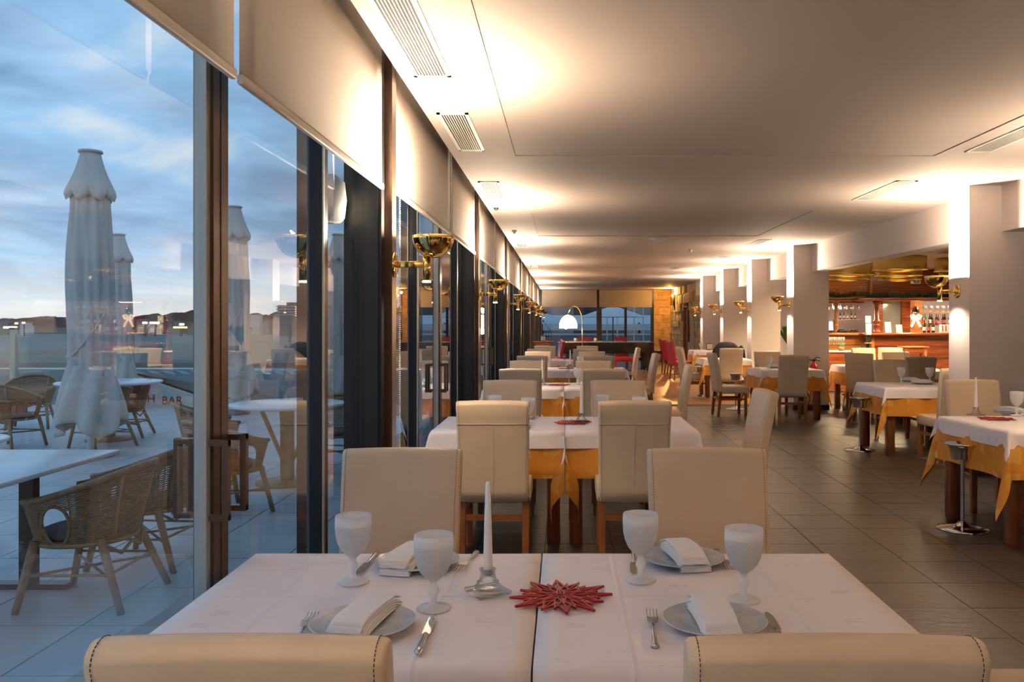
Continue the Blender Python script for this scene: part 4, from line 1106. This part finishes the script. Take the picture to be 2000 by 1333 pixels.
light('AREA', 'counter_light', (8.6, 21.3, 1.99), 30, (1, .68, .36), None, .5)  # added fill light under the canopy, no fixture there
light('AREA', 'shelf_light', (9.9, 21.9, 2.5), 30, (1, .8, .6), None, .5)  # added to brighten the bottle shelves, belongs to no lamp
light('AREA', 'till_light', (7.0, 22.0, 1.98), 24, (1, .8, .6), None, .4)  # extra fill near the till and glass rack, no lamp modelled

# potted palm seen between the piers
t = thing('potted_palm', 'tall green potted palm glimpsed between two white piers', 'plant', (4.85, 18.6, 0))
obj('pot', MB().lathe([(.001, 0), (.13, 0), (.18, .32), (.19, .34), (.16, .34), (.001, .30)], 20), 'terracotta', t)
obj('stem', MB().tube([(0, 0, .3), (.02, 0, .8), (0, .02, 1.1)], .02, 6), 'rattan_pole', t)
for k in range(16):
    a = k*2.4; L = rb.uniform(.5, .8); lf = MB()
    def fr2(u, v, a=a, L=L):
        r = L*u; z = 1.0+.6*math.sin(u*2.2)*L*.9; wd = .05*math.sin(PI*min(1, u+.05))*(v*2-1)
        return (math.cos(a)*r*.7-math.sin(a)*wd, math.sin(a)*r*.7+math.cos(a)*wd, z)
    obj('leaf', lf.grid(8, 2, fr2), 'leaf', t)

# ================================================================== FAR END
def piano():
    t = thing('grand_piano', 'black polished grand piano with closed lid across the far end of the room', 'piano', (0, 25.2, 0))
    out = [(-.10, .0), (2.66, .0), (2.66, 1.42), (2.2, 1.45), (1.8, 1.30), (1.4, 1.0), (1.0, .85), (.5, .82), (.15, .7), (-.06, .4)]
    obj('case', MB().prism(out, .58, .90), 'piano_black', t)
    obj('lid', MB().prism([(x*1.02-.02, y*1.02-.02) for x, y in out], .905, .93), 'piano_black', t)
    obj('lid_edge', MB().box(-.14, 2.72, -.035, -.028, .912, .926), 'frame_edge', t)
    obj('keyboard_shelf', MB().box(2.66, 2.9, .1, 1.35, .58, .66), 'piano_black', t)
    obj('keys', MB().box(2.68, 2.84, .15, 1.3, .66, .68), 'white_china', t)
    for x, y in ((.15, .28), (2.5, .15), (2.5, 1.3)):
        l = obj('leg', MB().hexa([(x-.045, y-.045, .06), (x+.045, y-.045, .06), (x+.045, y+.045, .06), (x-.045, y+.045, .06), (x-.08, y-.08, .58), (x+.08, y-.08, .58), (x+.08, y+.08, .58), (x-.08, y+.08, .58)]), 'piano_black', t)
        obj('caster', MB().cyl((x-.02, y, .03), (x+.02, y, .03), .03), 'brass', l)
    obj('pedal_lyre', MB().box(2.35, 2.39, .55, .6, .12, .58).box(2.35, 2.39, .85, .9, .12, .58).box(2.3, 2.45, .5, .95, .08, .13), 'piano_black', t)
piano()
t = thing('piano_stool', 'red upholstered stool standing in front of the piano', 'stool', (1.72, 24.3, 0))
obj('seat', MB().rbox(-.28, .28, -.2, .2, .40, .53, .03, 3), 'red_leather', t)
for sx in (-1, 1):
    for sy in (-1, 1): obj('leg', MB().box(sx*.24-.02, sx*.24+.02, sy*.16-.02, sy*.16+.02, 0, .40), 'fire_red', t)
obj('stretcher', MB().box(-.24, .24, -.01, .01, .12, .15), 'fire_red', t)
cm = MB().lathe([(.001, 0), (.025, 0), (.04, .05), (.043, .085), (.039, .085), (.03, .01)], 14).mesh('cup_body', 'white_china')
sm_ = MB().lathe([(.001, 0), (.06, 0), (.08, .012), (.076, .014), (.001, .006)], 18).mesh('saucer', 'white_china')
for k, (x, y, lab) in enumerate(((.35, 25.5, 'left one'), (.95, 25.6, 'right one'))):
    o = thing('tea_cup', 'white cup on saucers standing on the piano lid, %s' % lab, 'cup', (x, y, .931))
    obj('saucer', sm_, None, o); obj('cup_body', cm, None, o, loc=(0, 0, .015))
    obj('cup_handle', MB().tube([(.04, 0, .075), (.065, 0, .07), (.065, 0, .045), (.036, 0, .04)], .005, 5), 'white_china', o)
for k, (x, y) in enumerate(((.25, 25.6), (.6, 25.4), (1.1, 25.5))):
    o = obj('saucer', sm_, None, loc=(x, y+.15, .931)); tag(o, 'empty white saucer on the piano lid', 'saucer', 'saucers on the piano lid')
# arched lamp
lx = .20; ly = 23.9
t = thing('arc_lamp', 'arched floor lamp with a glowing white dome shade above the piano', 'floor lamp', (lx, ly, 0))
pts = []
for k in range(25):
    a = PI*k/24; pts.append((.12+.19*math.cos(a)*-1-.0, 0, 1.45+.50*math.sin(a)))
arc = [(.33, 0, .04), (.33, 0, .8)]+[(.33-.0, 0, 1.3)]+[(.12+.21*math.cos(q*PI/16), 0, 1.45+.50*math.sin(q*PI/16)) for q in range(1, 15)]+[(-.06, 0, 1.74)]
obj('arc_tube', MB().tube(arc, .012, 8), 'brass_satin', t)
obj('base', MB().lathe([(.001, 0), (.16, 0), (.16, .03), (.15, .04), (.001, .04)], 24, (.33, 0, 0)), 'white_china', t)
dome = [(.252, 1.33)]+[(.252*math.cos(a*PI/20), 1.40+.30*math.sin(a*PI/20)) for a in range(0, 10)]+[(.03, 1.70)]
obj('shade', MB().lathe(dome, 32, (-.06, 0, 0)), 'shade_glow', t)
obj('finial', MB().cyl((-.06, 0, 1.69), (-.06, 0, 1.76), .02), 'brass_satin', t)
light('POINT', 'arc_bulb', (-.06, 0, 1.25), 30, (1, .62, .28), t, .08)
light('POINT', 'arc_bulb_up', (-.06, 0, 1.82), 14, (1, .55, .22), t, .08)
# cage on a wooden stand
t = thing('plinth_stand', 'orange wooden plinth with a flat top carrying the wire cage', 'stand', (-.46, 19.7, 0))
obj('column', MB().box(-.13, .13, -.13, .13, .04, .98), 'bar_wood_light', t); obj('top_board', MB().rbox(-.22, .22, -.2, .2, 1.03, 1.06, .006), 'bar_wood', t)
obj('moulding', MB().hexa([(-.13, -.13, .93), (.13, -.13, .93), (.13, .13, .93), (-.13, .13, .93), (-.19, -.18, 1.03), (.19, -.18, 1.03), (.19, .18, 1.03), (-.19, .18, 1.03)]), 'bar_wood_light', t)
obj('foot', MB().box(-.18, .18, -.18, .18, 0, .04), 'bar_wood', t)
t = thing('wire_cage', 'dark wire cage with a pointed roof standing on the wooden plinth', 'cage', (-.46, 19.7, 1.061))
mb = MB(); a = .19
for sx in (-1, 1):
    for sy in (-1, 1): mb.cyl((sx*a, sy*a*.8, 0), (sx*a, sy*a*.8, .22), .006, n=6)
for z in (.01, .11, .22):
    mb.tube([(-a, -a*.8, z), (a, -a*.8, z), (a, a*.8, z), (-a, a*.8, z)], .006, 5, True)
obj('cage_frame', mb, 'black_plastic', t)
for sy in (-1, 1):
    for k in range(-2, 3): obj('bar', MB().cyl((k*a/3, sy*a*.8, 0), (k*a/3, sy*a*.8, .22), .0035, n=5), 'black_plastic', t)
for sx in (-1, 1):
    for sy in (-1, 1): obj('roof_rod', MB().cyl((sx*a, sy*a*.8, .22), (sx*.01, 0, .45), .005, n=6), 'black_plastic', t)
obj('finial', MB().lathe([(.001, .44), (.015, .45), (.02, .47), (.001, .49)], 10), 'black_plastic', t)
obj('lantern_box', MB().rbox(-.05, .05, -.05, .05, .01, .12, .008), 'napkin', t)
# loudspeaker cabinet at the far wall
t = thing('floor_speaker', 'black loudspeaker box on the floor against the stone end wall', 'loudspeaker', (3.98, 32.9, 0))
obj('case', MB().rbox(-.24, .24, -.2, .2, 0, .44, .02), 'black_plastic', t)
obj('grille', MB().box(-.21, .21, -.206, -.2, .03, .41), 'slot_black', t)
# uplight on stone wall
t = thing('stone_wall_uplight', 'half cone metal uplight glowing on the stone side wall', 'wall lamp', (4.24, 32.6, 1.98))
n_ = 14; vs = []; fs = []
for z, r in ((0, .03), (.58, .15)):
    for k in range(n_+1): an = PI/2+PI*k/n_; vs.append((r*math.cos(an), r*1.2*math.sin(an), z))
for k in range(n_): fs.append((k, k+1, n_+2+k, n_+1+k))
obj('cone', MB().add(vs, fs, True), 'frame_bronze', t, solid=.006)
light('AREA', 'cone_light', (-.06, 0, .5), 160, (1, .55, .16), t, .12, (PI, 0, 0))
light('POINT', 'cone_glow', (-.22, 0, .66), 70, (1, .55, .16), t, .04)
# framed picture on far pier ledge
t = thing('picture_frame', 'small dark framed notice standing on the far table with the red chairs', 'frame', (3.9, 22.9, .764)); 
obj('frame', MB().rbox(-.10, .10, -.01, .01, 0, .18, .008), 'table_wood', t); obj('paper', MB().box(-.075, .075, -.013, -.01, .025, .155), 'label_paper', t)

# ================================================================== TERRACE
tf = struct('terrace_floor', MB().box(-16, -1.14, -4, 15.6, -.25, -.026), 'deck_joint')
dts = []
TS = .60
dmesh = MB().box(-TS/2+.004, TS/2-.004, -TS/2+.004, TS/2-.004, -.02, 0).mesh('deck_tile', 'deck_tile')
rest = MB()
for j in range(-6, 26):
    for i in range(0, 25):
        cx = -1.14-TS/2-.01-i*TS; cy = j*TS+.3
        if cx < -15.8 or cy > 15.4: continue
        ok = cy > 2 and cx > -0.70*cy-.8
        dts.append((0 if ok else 1, cy, cx))
dts.sort()
for n_, (q, cy, cx) in enumerate(dts):
    if n_ < 260: obj('deck_tile', dmesh, None, tf, loc=(cx, cy, -.006+random.uniform(-.001, .001)))
    else: rest.box(cx-TS/2+.004, cx+TS/2-.004, cy-TS/2+.004, cy+TS/2-.004, -.026, -.006)
obj('deck_tiling', rest, 'deck_tile', tf, kind='stuff')

# wicker tub chair, faces +Y, back at -Y
def wicker_meshes():
    def rim(ph): # ph from -A..A, 0 = back
        return .56+.17*max(0, math.cos(ph*.62))**2.2
    A = math.radians(128)
    def pt(ph, q):   # q 0 bottom .. 1 rim
        zt = rim(ph); z = .34+(zt-.34)*q; r = .245+.075*q+.02*math.cos(ph)*q
        return (math.sin(ph)*r*1.0, -math.cos(ph)*r*1.0-.02, z)
    def hole(ph, q):
        d = ((abs(ph)-math.radians(92))/math.radians(15))**2+((q-.40)/.40)**2
        return d < 1
    w_ = MB()
    NH = 26
    for k in range(NH):
        q = (k+.5)/NH; run = []
        for i in range(65):
            ph = -A+2*A*i/64
            if hole(ph, q):
                if len(run) > 1: w_.tube(run, .0062, 4)
                run = []
            else:
                x, y, z = pt(ph, q); wv = .003*(1 if (i+k) % 2 else -1); run.append((x*(1+wv*3), y*(1+wv*3), z))
        if len(run) > 1: w_.tube(run, .0062, 4)
    for i in range(45):
        ph = -A+2*A*i/44
        seg = [pt(ph, q/8) for q in range(9)]
        if not hole(ph, .40): w_.tube(seg, .004, 4)
    d = {'weave': w_.mesh('wicker_weave', 'wicker')}
    d['rim'] = MB().tube([pt(-A+2*A*i/60, 1.0) for i in range(61)], .017, 8).mesh('rim', 'wicker')
    d['band'] = MB().tube([pt(-A+2*A*i/60, 0.0) for i in range(61)], .014, 8).mesh('seat_band', 'rattan_pole')
    for s_ in (-1, 1):
        pts = [];
        for i in range(25):
            a = 2*PI*i/24; pts.append(pt(s_*(math.radians(92)+math.radians(15)*math.cos(a)), .40+.40*math.sin(a)))
        d['arch%d' % s_] = MB().tube(pts, .009, 6).mesh('arm_arch', 'wicker')
    d['uprights'] = [MB().tube([pt(ph, 0), pt(ph, .5), pt(ph, .98)], .011, 6).mesh('upright', 'rattan_pole') for ph in (-.55, .55)]
    d['seat'] = MB().lathe([(.001, .355), (.235, .355), (.25, .345), (.235, .335), (.001, .335)], 28, (0, -.02, 0)).mesh('seat', 'wicker')
    d['cushion'] = MB().lathe([(.001, .40), (.18, .40), (.22, .385), (.225, .37), (.21, .356), (.001, .356)], 28, (0, -.02, 0)).mesh('seat_cushion', 'cushion_grey')
    def lg(x0, y0, x1, y1): return MB().tube([(x0, y0, .36), ((x0+x1)/2, (y0+y1)/2, .18), (x1, y1, 0)], lambda q: .022-.004*q, 10).mesh('leg', 'rattan_pole')
    d['legs'] = [lg(-.19, -.20, -.26, -.34), lg(.19, -.20, .26, -.34), lg(-.225, .12, -.26, .20), lg(.225, .12, .26, .20)]
    d['wraps'] = MB().tube([(-.262, .14, .27), (-.262, .14, .33)], .026, 8).mesh('cane_wrap', 'wicker')
    d['str'] = [MB().tube([(-.235, -.27, .17), (.242, .16, .17)], .008, 6).mesh('stretcher', 'rattan_pole'), MB().tube([(.235, -.27, .17), (-.242, .16, .185)], .008, 6).mesh('stretcher', 'rattan_pole'),
                MB().tube([(-.235, -.28, .19), (-.242, .17, .19)], .008, 6).mesh('stretcher', 'rattan_pole'), MB().tube([(.235, -.28, .19), (.242, .17, .19)], .008, 6).mesh('stretcher', 'rattan_pole'), MB().tube([(-.23, -.28, .2), (.23, -.28, .2)], .008, 6).mesh('stretcher', 'rattan_pole')]
    # lattice under the seat at the back
    d['lattice'] = MB().tube([(-.2, -.235, .33), (-.1, -.26, .27), (0, -.265, .31), (.1, -.26, .27), (.2, -.235, .33)], .009, 6).mesh('back_brace', 'rattan_pole')
    return d
WD = wicker_meshes()
wt = thing('wicker_chair', 'x', 'chair')
obj('wicker_weave', WD['weave'], None, wt, kind='stuff'); obj('rim', WD['rim'], None, wt); obj('seat_band', WD['band'], None, wt)
obj('arm_arch', WD['arch-1'], None, wt); obj('arm_arch', WD['arch1'], None, wt)
for m_ in WD['uprights']: obj('upright', m_, None, wt)
obj('seat', WD['seat'], None, wt); obj('seat_cushion', WD['cushion'], None, wt)
for m_ in WD['legs']: obj('leg', m_, None, wt)
for m_ in WD['str']: obj('stretcher', m_, None, wt)
obj('back_brace', WD['lattice'], None, wt)
wch = [(-2.58, 4.62, 90, 'brown wicker tub chair closest to the glass, its back to the window'), (-2.62, 5.36, 86, 'brown wicker tub chair just behind the closest one, half hidden'),
       (-6.5, 10.2, -100, 'wicker tub chair at the left edge beyond the tall parasol'), (-7.5, 12.1, 200, 'wicker tub chair at far left behind the railing side of the round table'),
       (-5.55, 10.3, 60, 'wicker tub chair right of the tall parasol, nearer one'), (-5.78, 11.25, 100, 'wicker tub chair right of the tall parasol, farther one before the sign wall'),
       (-3.25, 8.05, -60, 'wicker tub chair beside the door frame before the sign wall'),
       (-2.60, 6.75, -40, 'wicker tub chair left of the round table seen through the second pane'), (-2.35, 8.7, 170, 'wicker tub chair behind the round table of the second pane')]
for k, (x, y, dg, lab) in enumerate(wch):
    o = wt if k == 0 else dup(wt)
    o.location = (x, y, -.006); o.rotation_euler = (0, 0, math.radians(dg)); o['label'] = lab; o['group'] = 'wicker tub chairs on the terrace'

t = thing('terrace_table', 'long pale terrace table with dark metal legs at the left edge', 'table', (-3.1, 4.2, -.006))
obj('tabletop', MB().rbox(-.5, .5, -.85, .85, .71, .735, .005), 'table_white', t)
for y in (-.6, .6):
    obj('leg', MB().box(.08, .16, y-.03, y+.03, .03, .71).box(-.16, -.08, y-.03, y+.03, .03, .71), 'frame_dark', t); obj('foot', MB().box(-.35, .35, y-.04, y+.04, 0, .03), 'frame_dark', t)
obj('cross_rail', MB().box(-.03, .03, -.6, .6, .66, .70), 'frame_dark', t)
def round_table(x, y, r, lab):
    t = thing('round_terrace_table', lab, 'table', (x, y, -.006), 0, 'round terrace tables')
    obj('tabletop', MB().lathe([(.001, .71), (r-.02, .71), (r, .72), (r, .735), (r-.01, .74), (.001, .74)], 40), 'table_white', t)
    obj('pedestal', MB().box(-.05, .05, -.05, .05, .03, .71), 'rattan_pole', t); obj('foot', MB().lathe([(.001, 0), (.28, 0), (.28, .02), (.05, .035), (.001, .035)], 28), 'rattan_pole', t)
    for a in range(3): obj('strut', MB().cyl((.04*math.cos(a*2.09), .04*math.sin(a*2.09), .2), (.3*math.cos(a*2.09), .3*math.sin(a*2.09), .71), .02), 'rattan_pole', t)
round_table(-5.75, 10.9, .62, 'round white table behind the tall parasol')
round_table(-2.55, 7.95, .52, 'round white table seen through the second pane')
round_table(-3.90, 5.44, .34, 'round white table beyond the long terrace table')

# folded parasols
def parasol(x, y, lab, seed, size=1.0):
    r_ = random.Random(seed); t = thing('parasol', lab, 'parasol', (x, y, -.006), 0, 'folded parasols on the terrace'); t.scale = (size,)*3
    ph = r_.uniform(0, 6)
    def cap(u, v):
        a = 2*PI*u; z = 3.36-.50*v; r = .095+.09*v+.10*v*v
        sc_ = abs(math.sin(3.5*a+ph)); r *= 1+.20*v*(sc_-.6)-.25*max(0, v-.86)/.14; return (r*math.cos(a), r*math.sin(a), z+.07*v*v*(.5-sc_)+.05*max(0, v-.86)/.14*0)
    obj('canopy_cap', MB().grid(64, 10, cap), 'parasol_cloth', t, solid=.006)
    obj('top_disc', MB().lathe([(.001, 3.39), (.12, 3.385), (.125, 3.36), (.001, 3.36)], 24), 'parasol_cloth', t)
    def body(u, v):
        a = 2*PI*u; z = 2.95-2.05*v
        r = .170+.03*math.sin(PI*v*.9)+.025*v; tw = 2.2*v
        r *= 1+.26*(abs(math.sin(3.5*a+tw+ph))-.6)*(1-.5*v)+.08*math.sin(13*a-tw*2+ph); return (r*math.cos(a), r*math.sin(a), z)
    obj('folded_canopy', MB().grid(72, 30, body), 'parasol_cloth', t, solid=.005)
    def skirt(u, v):
        a = 2*PI*u; z = 1.02-.70*v+.09*v*math.sin(3*a+ph)
        r = .20+.11*math.sin(PI*(v*.55+.02)); r *= 1+(.10+.18*v)*math.sin(7*a+ph+3*v)*.8
        return (r*math.cos(a), r*math.sin(a), z)
    obj('loose_skirt', MB().grid(72, 16, skirt), 'parasol_cloth', t, solid=.005)
    st = [(math.cos(a)*.225, math.sin(a)*.225, 1.45+.35*math.sin(a+ph)) for a in [2*PI*k/32 for k in range(32)]]
    obj('tie_strap', MB().tube(st, .012, 6, True), 'parasol_cloth', t)
    obj('pole', MB().cyl((0, 0, .06), (0, 0, 3.38), .035, n=14), 'table_white', t)
    obj('base', MB().lathe([(.001, 0), (.24, 0), (.24, .05), (.08, .07), (.001, .07)], 28), 'street_grey', t)
parasol(-5.22, 9.5, 'tall folded cream parasol, biggest of them, left', 1)
parasol(-9.55, 18.5-3.2, 'folded cream parasol just right of the biggest one', 2) if False else parasol(-7.8, 15.1, 'folded cream parasol just right of the biggest one', 2, .9)
parasol(-5.35, 14.0, 'folded cream parasol seen through the second pane', 3)
parasol(-3.95, 15.1, 'folded cream parasol seen beside the round outdoor lamp', 4, .9)

# glass railing
t = thing('glass_railing', 'clear glass wind screen with pale posts at the far edge of the terrace', 'railing', (0, 15.75, -.03))
xs = [-14.34, -12.2, -10.06, -7.92, -5.78, -3.64, -1.5]
for x in xs:
    p = obj('post', MB().box(x-.05, x+.05, -.04, .04, 0, 1.39), 'rail_post', t); obj('post_cap', MB().box(x-.06, x+.06, -.05, .05, 1.39, 1.42), 'black_plastic', p)
for a, b_ in zip(xs[:-1], xs[1:]): obj('glass_panel', MB().box(a+.07, b_-.07, -.006, .006, .1, 1.42), 'rail_glass', t)
# slatted roof below the terrace and sign wall
t = thing('lower_roof', 'low sloping roof of grey and white slats beyond the terrace', 'roof', (0, 0, 0))
A_, B_ = Vector((-8.1, 16.1, .55)), Vector((-1.3, 19.4, .45)); D_, C_ = Vector((-5.2, 16.1, -.45)), Vector((-1.3, 16.1, -.6))
obj('roof_deck', MB().add([A_, B_, C_, D_], [(0, 3, 2, 1)]), 'roof_grey', t, solid=.05)
for k in range(30):
    u0 = k/30; u1 = u0+.55/30
    p = [A_.lerp(B_, u0), A_.lerp(B_, u1), D_.lerp(C_, u1), D_.lerp(C_, u0)]
    up = Vector((0, 0, .03)); obj('slat', MB().hexa([q+up*.2 for q in p]+[q+up for q in p]), 'roof_white', t)
t = thing('sign_wall', 'white parapet wall with red lettering at the terrace edge', 'wall', (0, 15.62, 0))
obj('wall_slab', MB().add([(-8.0, 0, -.3), (-4.3, 0, -.3), (-4.3, 0, -.02), (-5.2, 0, .0), (-6.6, 0, .13), (-8.0, 0, .58), (-8.0, .09, -.3), (-4.3, .09, -.3), (-4.3, .09, -.02), (-5.2, .09, .0), (-6.6, .09, .13), (-8.0, .09, .58)],
    [(0, 1, 2, 3, 4, 5), (11, 10, 9, 8, 7, 6), (0, 6, 7, 1), (1, 7, 8, 2), (2, 8, 9, 3), (3, 9, 10, 4), (4, 10, 11, 5), (5, 11, 6, 0)]), 'sign_wall', t)
def text(body, size, loc, rot, mn, parent, name='lettering'):
    cu = bpy.data.curves.new(name, 'FONT'); cu.body = body; cu.size = size; cu.extrude = .004; cu.align_x = 'CENTER'
    o = bpy.data.objects.new(name, cu); C.objects.link(o)
    dg = bpy.context.evaluated_depsgraph_get(); me = bpy.data.meshes.new_from_object(o.evaluated_get(dg)); bpy.data.objects.remove(o)
    me.materials.clear(); me.materials.append(M[mn]); o = link(bpy.data.objects.new(name, me), parent); o.location = loc; o.rotation_euler = rot; return o
text('BAR', .21, (-7.1, -.006, .0), (PI/2, 0, 0), 'sign_red', t)
text('H', .21, (-7.48, -.006, .03), (PI/2, 0, 0), 'sign_red', t)

# bay, far shore
struct('beach_ground', MB().box(-900, 900, 20, 3000, -5.2, -5.0), 'sand')
o = obj('bay_water', MB().add([(-900, 120, -4.97), (40, 120, -4.97), (40, 900, -4.97), (-900, 900, -4.97)], [(0, 1, 2, 3)]), 'sea'); tag(o, 'calm grey blue water of the bay beyond the beach', 'water'); o['kind'] = 'stuff'
o = obj('surf_line', MB().grid(40, 1, lambda u, v: (-300+340*u, 118+6*v+2.5*math.sin(u*30)+1.5*math.sin(u*71), -4.95)), 'surf'); tag(o, 'pale line of surf along the beach', 'surf'); o['kind'] = 'stuff'
def hill(y, x0, x1, h, seed, lab, name='shore_hill'):
    r_ = random.Random(seed); ph = [r_.uniform(0, 6) for _ in range(6)]
    mb = MB(); nx = 700
    def prof(u): return h*(.55+.25*math.sin(5*u+ph[0])+.12*math.sin(17*u+ph[1])+.06*math.sin(47*u+ph[2])+.05*math.sin(131*u+ph[3])+.11*abs(math.sin(233*u+ph[4]+2*math.sin(31*u)))+.08*abs(math.sin(471*u+ph[5]+3*math.sin(57*u))))*min(1, u*8+.3, (1-u)*8+.3)
    def fn(u, v):
        hh = max(.5, prof(u)); return (x0+(x1-x0)*u, y+60*v+4*math.sin(40*u), -5+(hh+5)*math.sin(PI*v/2+.0) if v < 1 else -5+(hh+5))
    mb.grid(nx, 6, fn); o = obj(name, mb, 'hill_dark', solid=0); o['kind'] = 'stuff'; tag(o, lab, 'hill'); return o
hill(520, -480, -170, 5.6, 2, 'low dark wooded shore across the bay, left part')
hill(610, -345, -60, 17.5, 5, 'darker wooded shore rising toward the right behind the parasols')
hill(520, -166, 40, 8.0, 8, 'built up hillside seen through the second pane')
rc_ = random.Random(11)
taken = []
for k in range(60):
    y = 470+rc_.uniform(0, 40); px = rc_.choice([rc_.uniform(478, 600), rc_.uniform(478, 600), rc_.uniform(5, 60), rc_.uniform(270, 380)]); x = (px-VX)/F*y
    if any(abs(x-a) < 7 and abs(y-b_) < 5.2 for a, b_ in taken): continue
    taken.append((x, y))
    wd = rc_.uniform(2.5, 6); hh = rc_.uniform(-1, 3.5) if px < 400 else rc_.uniform(0, 8)
    t = thing('town_house', 'small far building on the opposite shore of the bay', 'building', (x, y, -5), 0, 'houses on the far shore')
    obj('wall', MB().box(-wd/2, wd/2, -2, 2, 0, hh+5), rc_.choice(['city_wall', 'city_white', 'city_wall']), t)
    obj('roof', MB().hexa([(-wd/2-.3, -2.3, hh+5), (wd/2+.3, -2.3, hh+5), (wd/2+.3, 2.3, hh+5), (-wd/2-.3, 2.3, hh+5), (-wd/4, -.4, hh+6), (wd/4, -.4, hh+6), (wd/4, .4, hh+6), (-wd/4, .4, hh+6)]), 'city_roof', t)
y = 440; x = (562-VX)/F*y
t = thing('hotel_building', 'pale terraced hotel block standing highest on the far shore', 'building', (x, y, -5))
obj('wall', MB().box(-5.2, 4.5, 0, 6, 0, 15.8), 'city_wall', t)
for k in range(4): obj('balcony', MB().box(-5.6, 3.8, -1.0, 0, 10.6+k*1.4, 11.2+k*1.4), 'city_white', t)
for k in range(5): obj('lit_window', MB().box(4.0-.1, 4.4, -.2, 0, 10.2+k*1.1, 10.7+k*1.1), 'city_glow_orange', t)
obj('roof_block', MB().box(-1, 4, 1, 5, 15.8, 17.2), 'city_wall', t)
for k, (px, py, s_, mn) in enumerate(((302, 631, 2.4, 'city_glow'), (283, 631, 1.2, 'city_glow'), (355, 634, 1.2, 'city_glow'), (352, 640, 3.5, 'city_glow_orange'), (20, 640, 3.4, 'city_glow'), (46, 631, .8, 'city_glow_orange'), (32, 632, .8, 'city_glow_orange'))):
    y = 430; o = obj('shore_lamp', MB().rbox(-s_, s_, -.3, .3, -.5, .5, .15), mn, loc=((px-VX)/F*y, y, H-(py-VY)*y/F)); obj('mast', MB().box(-.2, .2, .35, .6, -5-(H-(py-VY)*y/F), 0), 'hill_dark', o); tag(o, 'lit floodlight glow on the far shore', 'lamp', 'lights on the far shore')

# outdoor round lamp on the post
t = thing('outdoor_lamp', 'round white outdoor lamp fixed outside the nearest dark window post', 'lamp', (-1.20, 4.32, 2.09))
obj('drum', MB().lathe([(.001, -.11), (.085, -.11), (.10, -.09), (.11, 0), (.10, .09), (.06, .125), (.001, .13)], 28), 'white_plastic', t)
obj('bracket', MB().box(.03, .055, -.02, .16, -.02, .02), 'frame_dark', t); obj('hook', MB().tube([(.06, .0, -.02), (.09, -.02, -.05), (.075, -.02, -.09), (.06, 0, -.06)], .005, 5), 'white_plastic', t)

# behind the end window: yard wall, awning, houses
o = struct('yard_ground', MB().box(-30, 30, 34.3, 80, -.3, -.1), 'street_grey')
t = thing('yard_wall', 'grey stone yard wall seen low through the end window', 'wall', (0, 41, -.1))
obj('wall', MB().box(-12, 9, 0, .3, 0, 1.0), 'street_grey', t); obj('coping', MB().box(-12, 9, -.03, .33, 1.0, 1.08), 'awning', t)
t = thing('white_awning', 'long pale awning beyond the yard wall behind the end window', 'awning', (0, 43, 0))
obj('awning_sheet', MB().add([(-10, 0, 1.42), (10, 0, 1.42), (10, 2.5, 1.9), (-10, 2.5, 1.9)], [(0, 1, 2, 3)]), 'awning', t, solid=.03)
obj('valance', MB().box(-10, 10, -.02, .02, 1.12, 1.44), 'awning', t)
for x in (-6, -1, 3.8, 8): obj('awning_post', MB().box(x-.05, x+.05, 0, .1, -.1, 1.5), 'frame_dark', t)
for k, (x0, x1, zt, mn) in enumerate(((-9, .6, 5.5, 'city_wall'), (.6, 3.6, 5.0, 'house_dark'), (3.6, 12, 6, 'city_wall'))):
    t = thing('yard_house', 'building wall behind the pale awning, %s of three' % ('left', 'middle', 'right')[k], 'building', ((x0+x1)/2, 50, -.1)); w_ = (x1-x0)/2
    obj('wall', MB().box(-w_, w_, 0, 3, 0, zt), mn, t)
    for q in range(2): obj('window', MB().box(-w_*.6+q*w_*.8, -w_*.6+q*w_*.8+.9, -.03, 0, 1.9, 2.6), 'frame_dark', t)

for k, (x, y, hh) in enumerate(((-.9, 37.0, 2.6), (2.2, 38.0, 2.9))):
    t = thing('yard_parasol', 'pale garden parasol in the yard behind the end window, %s one' % ('left', 'right')[k], 'parasol', (x, y, -.1))
    obj('pole', MB().cyl((0, 0, 0), (0, 0, hh-.6), .025), 'frame_dark', t)
    obj('canopy', MB().lathe([(1.5, hh-1.05), (.8, hh-.8), (.001, hh-.55)], 8, smooth=False), 'awning', t, solid=.01)
for k, x in enumerate((1.7, 2.1, 2.75, 3.1)):
    o = obj('lamp_post', MB().cyl((0, 0, -.1), (0, 0, 2.4), .03), 'frame_edge', loc=(x*1.2, 40.0, 0)); tag(o, 'thin pale pole in the yard behind the right end window', 'pole', 'thin poles in the yard')

t = thing('waste_bin', 'small round steel bin on the floor under the table right of the extinguisher', 'bin', (4.80, 14.55, 0))
obj('body', MB().lathe([(.001, .0), (.075, .0), (.078, .01), (.080, .26), (.076, .26), (.072, .02), (.001, .02)], 24), 'steel', t)
obj('rim', MB().lathe([(.080, .255), (.084, .262), (.080, .27), (.075, .265), (.080, .255)], 24), 'black_plastic', t)
